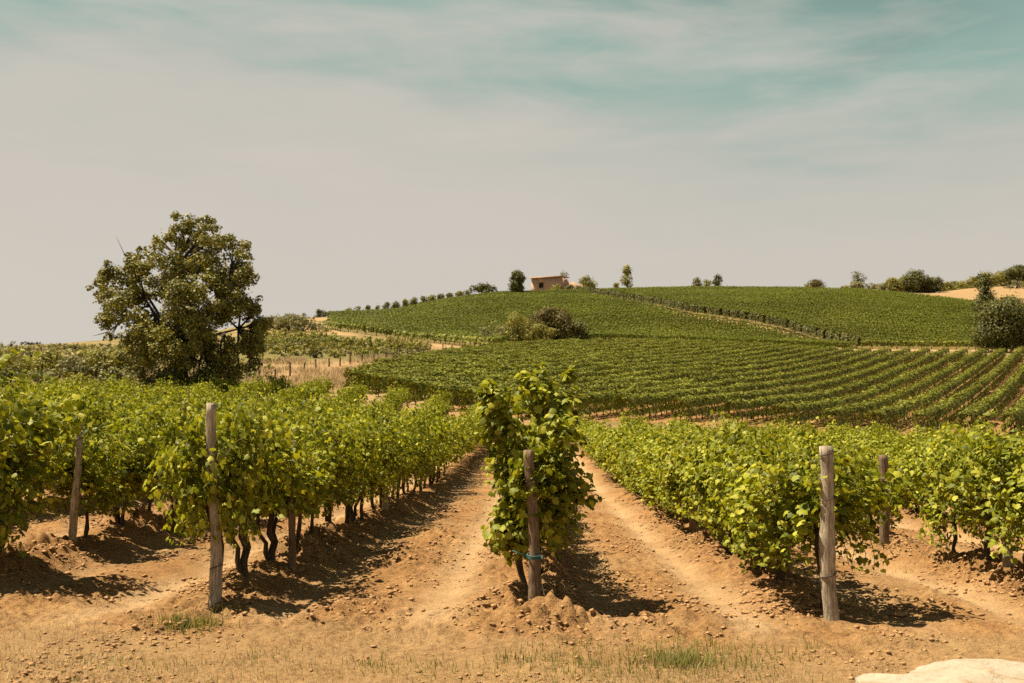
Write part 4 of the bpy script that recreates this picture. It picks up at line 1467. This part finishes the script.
def grasses():
    # straw along the headland
    n = 80000
    x, y = rng.uniform(-6.5, 6.5, n), rng.uniform(4.2, 9.2, n)
    m = fbm2(x * .9, y * .9, 4, 51) + (7.55 - y) * .75
    k = m > rng.uniform(0.05, 1.1, n)
    x, y = x[k], y[k]
    blade_obj('dry_grass', x, y, rng.uniform(.02, .10, len(x)) * rng.uniform(.5, 1, len(x)), rng.uniform(.003, .007, len(x)), 'straw', 'thin dry straw grass along the near headland', .9)
    # green weeds in small patches
    X, Y = [], []
    for px, py, n, r in [(660, 664, 1100, .7), (700, 656, 600, .5), (735, 664, 420, .45), (610, 670, 600, .6), (560, 676, 400, .6), (60, 672, 160, .6), (160, 676, 160, .6), (520, 664, 160, .25), (265, 664, 120, .2), (378, 668, 150, .22), (440, 672, 70, .2), (575, 652, 60, .2), (820, 652, 90, .3), (420, 676, 90, .3), (320, 676, 70, .3),
                         (700, 548, 300, .4), (905, 560, 420, .7), (945, 575, 260, .6), (870, 556, 160, .4), (845, 603, 120, .2), (100, 490, 200, .6), (60, 500, 220, .6), (240, 618, 60, .15), (780, 654, 90, .3), (243, 598, 90, .15), (262, 588, 120, .25), (400, 540, 150, .4), (545, 596, 70, .2), (848, 612, 120, .25)]:
        c = hit(px, py, 5)
        X.append(c.x + rng.normal(0, r * .55, n)); Y.append(c.y + rng.normal(0, r * .55, n))
    X, Y = np.concatenate(X), np.concatenate(Y)
    blade_obj('green_grass', X, Y, rng.uniform(.02, .11, len(X)) * rng.uniform(.5, 1, len(X)), rng.uniform(.004, .009, len(X)), 'green_blade', 'scattered green weeds and grass on the bare earth', .7)
    # two tufts that stand out
    for px, py, n, r, lab in [(190, 634, 520, .24, 'rounded green grass tuft on bare earth before the slim pale post'), (680, 664, 420, .26, 'wide green grass tuft at the near edge of the headland')]:
        c = hit(px, py, 5)
        xx, yy = c.x + rng.normal(0, r * .5, n), c.y + rng.normal(0, r * .4, n)
        V, Fs = blades(xx - c.x, yy - c.y, gz(xx, yy) - c.z, rng.uniform(.05, .13, n), rng.uniform(.004, .009, n), .8)
        o = obj('grass_tuft', mesh_data('tuft', V, Fs, M['green_blade']), None, c)
        tag(o, lab, 'grass tuft')
    # tall dry grass on the fenced bank
    n = 34000
    px = rng.uniform(150, 484, n)
    near = np.interp(px, [150, 300, 345, 400, 484], [60, 64, 80, 110, 138])
    far = np.interp(px, [150, 225, 300, 400, 484], [98, 104, 114, 130, 152])
    D = near + (far - near) * rng.uniform(0, 1, n)
    x = (px - 512) / F / CP * D
    k = fbm2(x * .25, D * .25, 3, 61) + .3 * fbm2(x * 1.7, D * 1.7, 2, 62) > -.35 + .8 * sstep(.8, 1, (D - near) / (far - near)) + .8 * sstep(220, 160, px)
    x, D = x[k], D[k]
    blade_obj('tall_dry_grass', x, D, rng.uniform(.2, .6, len(x)), rng.uniform(.04, .09, len(x)), 'straw', 'tall pale dry grass on the fenced bank beyond the vines', .5)
    n = 16000
    px, D = rng.uniform(-80, 210, n), rng.uniform(62, 150, n)
    x = (px - 512) / F / CP * D
    k = fbm2(x * .2, D * .2, 3, 63) > 0
    x, D = x[k], D[k]
    n = len(x)
    blade_obj('tall_dry_grass', x, D, rng.uniform(.3, .8, n), rng.uniform(.04, .09, n), 'straw', 'dry grass between the shrubs left of the oak', .5)
    # dry grass in front of the house and ruined wall
    n = 2600
    px = rng.uniform(528, 592, n)
    D = rng.uniform(336, 347, n)
    x = (px - 512) / F / CP * D
    hh = np.interp(px, [528, 540, 552, 580, 592], [.3, .4, .8, .8, .5]) * rng.uniform(.5, 1.1, n)
    keep = ~in_L(px, D) | (px > 545)
    blade_obj('dry_grass', x[keep], D[keep], hh[keep], rng.uniform(.1, .22, keep.sum()), 'straw', 'dry brown weeds growing against the farmhouse and ruined wall', .4)


grasses()

# ------------------------------------------------------------------ soil clods
def clods():
    IV = np.array([(1, 0, 0), (-1, 0, 0), (0, 1, 0), (0, -1, 0), (0, 0, 1), (0, 0, -1), (.62, .62, .5), (-.6, .6, .45), (.6, -.6, .5), (-.62, -.6, .48)], dtype=float)
    IF = np.array([(0, 6, 4), (6, 2, 4), (2, 7, 4), (7, 1, 4), (1, 9, 4), (9, 3, 4), (3, 8, 4), (8, 0, 4), (0, 2, 6), (2, 1, 7), (1, 3, 9), (3, 0, 8), (2, 0, 5), (1, 2, 5), (3, 1, 5), (0, 3, 5)])
    n = 230000
    y = 6.0 + 19 * rng.uniform(0, 1, n) ** 1.5
    x = rng.uniform(-.62, .62, n) * y
    u, d = row_u(x, y)
    ridge = np.exp(-(d / .5) ** 2)
    track = np.maximum(np.exp(-((u - .70) / .09) ** 2), .7 * np.exp(-((u - .26) / .08) ** 2))
    pr = (.22 + .8 * ridge) * (1 - .8 * track) * (.18 + .82 * sstep(7.2, 8.8, y)) * sstep(-.7, .5, fbm2(x * 1.3, y * 1.3, 3, 71))
    k = rng.uniform(0, .8, n) < pr
    x, y = x[k], y[k]
    n = len(x)
    s = (.006 + .026 * rng.uniform(0, 1, n) ** 5) * (.7 + .3 * sstep(7.5, 9, y))
    s[rng.uniform(size=n) < .004] *= 1.6
    V = IV[None] * (1 + rng.uniform(-.5, .4, (n, 10)))[:, :, None]
    sc = np.stack([rng.uniform(.8, 1.4, n), rng.uniform(.8, 1.4, n), rng.uniform(.5, .85, n)], 1) * s[:, None]
    V = V * sc[:, None, :]
    a = rng.uniform(0, 2 * np.pi, n)
    c, si = np.cos(a)[:, None], np.sin(a)[:, None]
    V = np.stack([V[..., 0] * c - V[..., 1] * si, V[..., 0] * si + V[..., 1] * c, V[..., 2]], -1)
    V += np.stack([x, y, gz(x, y) + s * .25], 1)[:, None, :]
    Fc = IF[None] + (np.arange(n) * 10)[:, None, None]
    o = obj('soil_clods', mesh_data('clods', V.reshape(-1, 3), [Fc.reshape(-1, 3)], M['clod']))
    tag(o, 'loose clods of orange earth strewn along the vine ridges', 'soil clods', None, 'stuff')
    print('clods', n)


clods()

# ------------------------------------------------------------------ boulder
def boulder():
    nu, nv = 90, 46
    u = np.linspace(0, 2 * np.pi, nu, endpoint=False)
    v = np.linspace(-.5 * np.pi, .5 * np.pi, nv)
    U, W = np.meshgrid(u, v)
    x, y, z = np.cos(W) * np.cos(U), np.cos(W) * np.sin(U), np.sin(W)
    d = np.stack([x, y, z], -1)
    sq = np.sign(d) * np.abs(d) ** .75
    nz = .16 * vnoise(d[..., 0] * 1.8, d[..., 1] * 1.8, d[..., 2] * 1.8, 5) + .09 * vnoise(d[..., 0] * 4.5, d[..., 1] * 4.5, d[..., 2] * 4.5, 6) + .03 * np.abs(vnoise(d[..., 0] * 10, d[..., 1] * 10, d[..., 2] * 10, 7))
    V = sq * (1 + nz)[..., None] * np.array([.88, .42, .25])
    V = V.reshape(-1, 3)
    i = np.arange(nv - 1)[:, None] * nu
    j = np.arange(nu)[None, :]
    k = (j + 1) % nu
    Fq = np.stack([i + j, i + k, i + nu + k, i + nu + j], -1).reshape(-1, 4)
    o = obj('boulder', mesh_data('boulder', V, [Fq], M['limestone'], True), None, (2.75, 5.75, gz1(2.75, 5.75) + .02))
    tag(o, 'pale cream boulder with rusty stains at the picture corner', 'boulder')


boulder()

# ------------------------------------------------------------------ fence on the bank
def fence():
    root = empty('wire_fence', (0, 0, 0))
    tag(root, 'wire fence with thin dark posts across the dry grass bank', 'fence')
    pts = []
    data = [(244, 378, 10, 0), (259, 379, 9, 0), (275, 379, 10, 0), (290, 376, 15, 1), (304, 371, 9, 0), (316, 368, 9, 0), (329, 367, 9, 0), (340, 366, 9, 0), (350, 364, 12, 1), (362, 362, 9, 0), (374, 361, 9, 0), (386, 360, 9, 0),
            (397, 358, 9, 0), (407, 356.5, 9, 0), (418, 355, 8, 0), (430, 354, 8, 0), (443, 353, 10, 0), (452, 352, 8, 0), (462, 350.5, 8, 0), (474, 349, 8, 0), (483, 348, 8, 0)]
    for px, py, h, bent in data:
        p = hit(px, py, 55)
        pts.append((p, h * p.y / F))
    r0 = pts[0][0]
    root.location = r0
    for (px, py, h, bent), (p, hm) in zip(data, pts):
        g = Geo()
        q = np.array(p - r0)
        ln = rng.normal(0, .05, 2)
        P = [q + (0, 0, -.3), q + (ln[0] * .5, 0, hm * .5), q + (ln[0], ln[1], hm * .86)]
        P.append(q + ((-.4 if bent else ln[0] * 1.2), ln[1], hm * (1.12 if bent else 1.0)))
        g.tube(P, .085, 6)
        obj('post', g.data('fence_post', M['dark_wood']), root)
    for f in (.35, .62, .9):
        g = Geo()
        g.tube([np.array(p - r0) + (0, 0, hm * f * .86) for p, hm in pts], .008, 4, False)
        obj('wire', g.data('fence_wire', M['wire']), root)


fence()
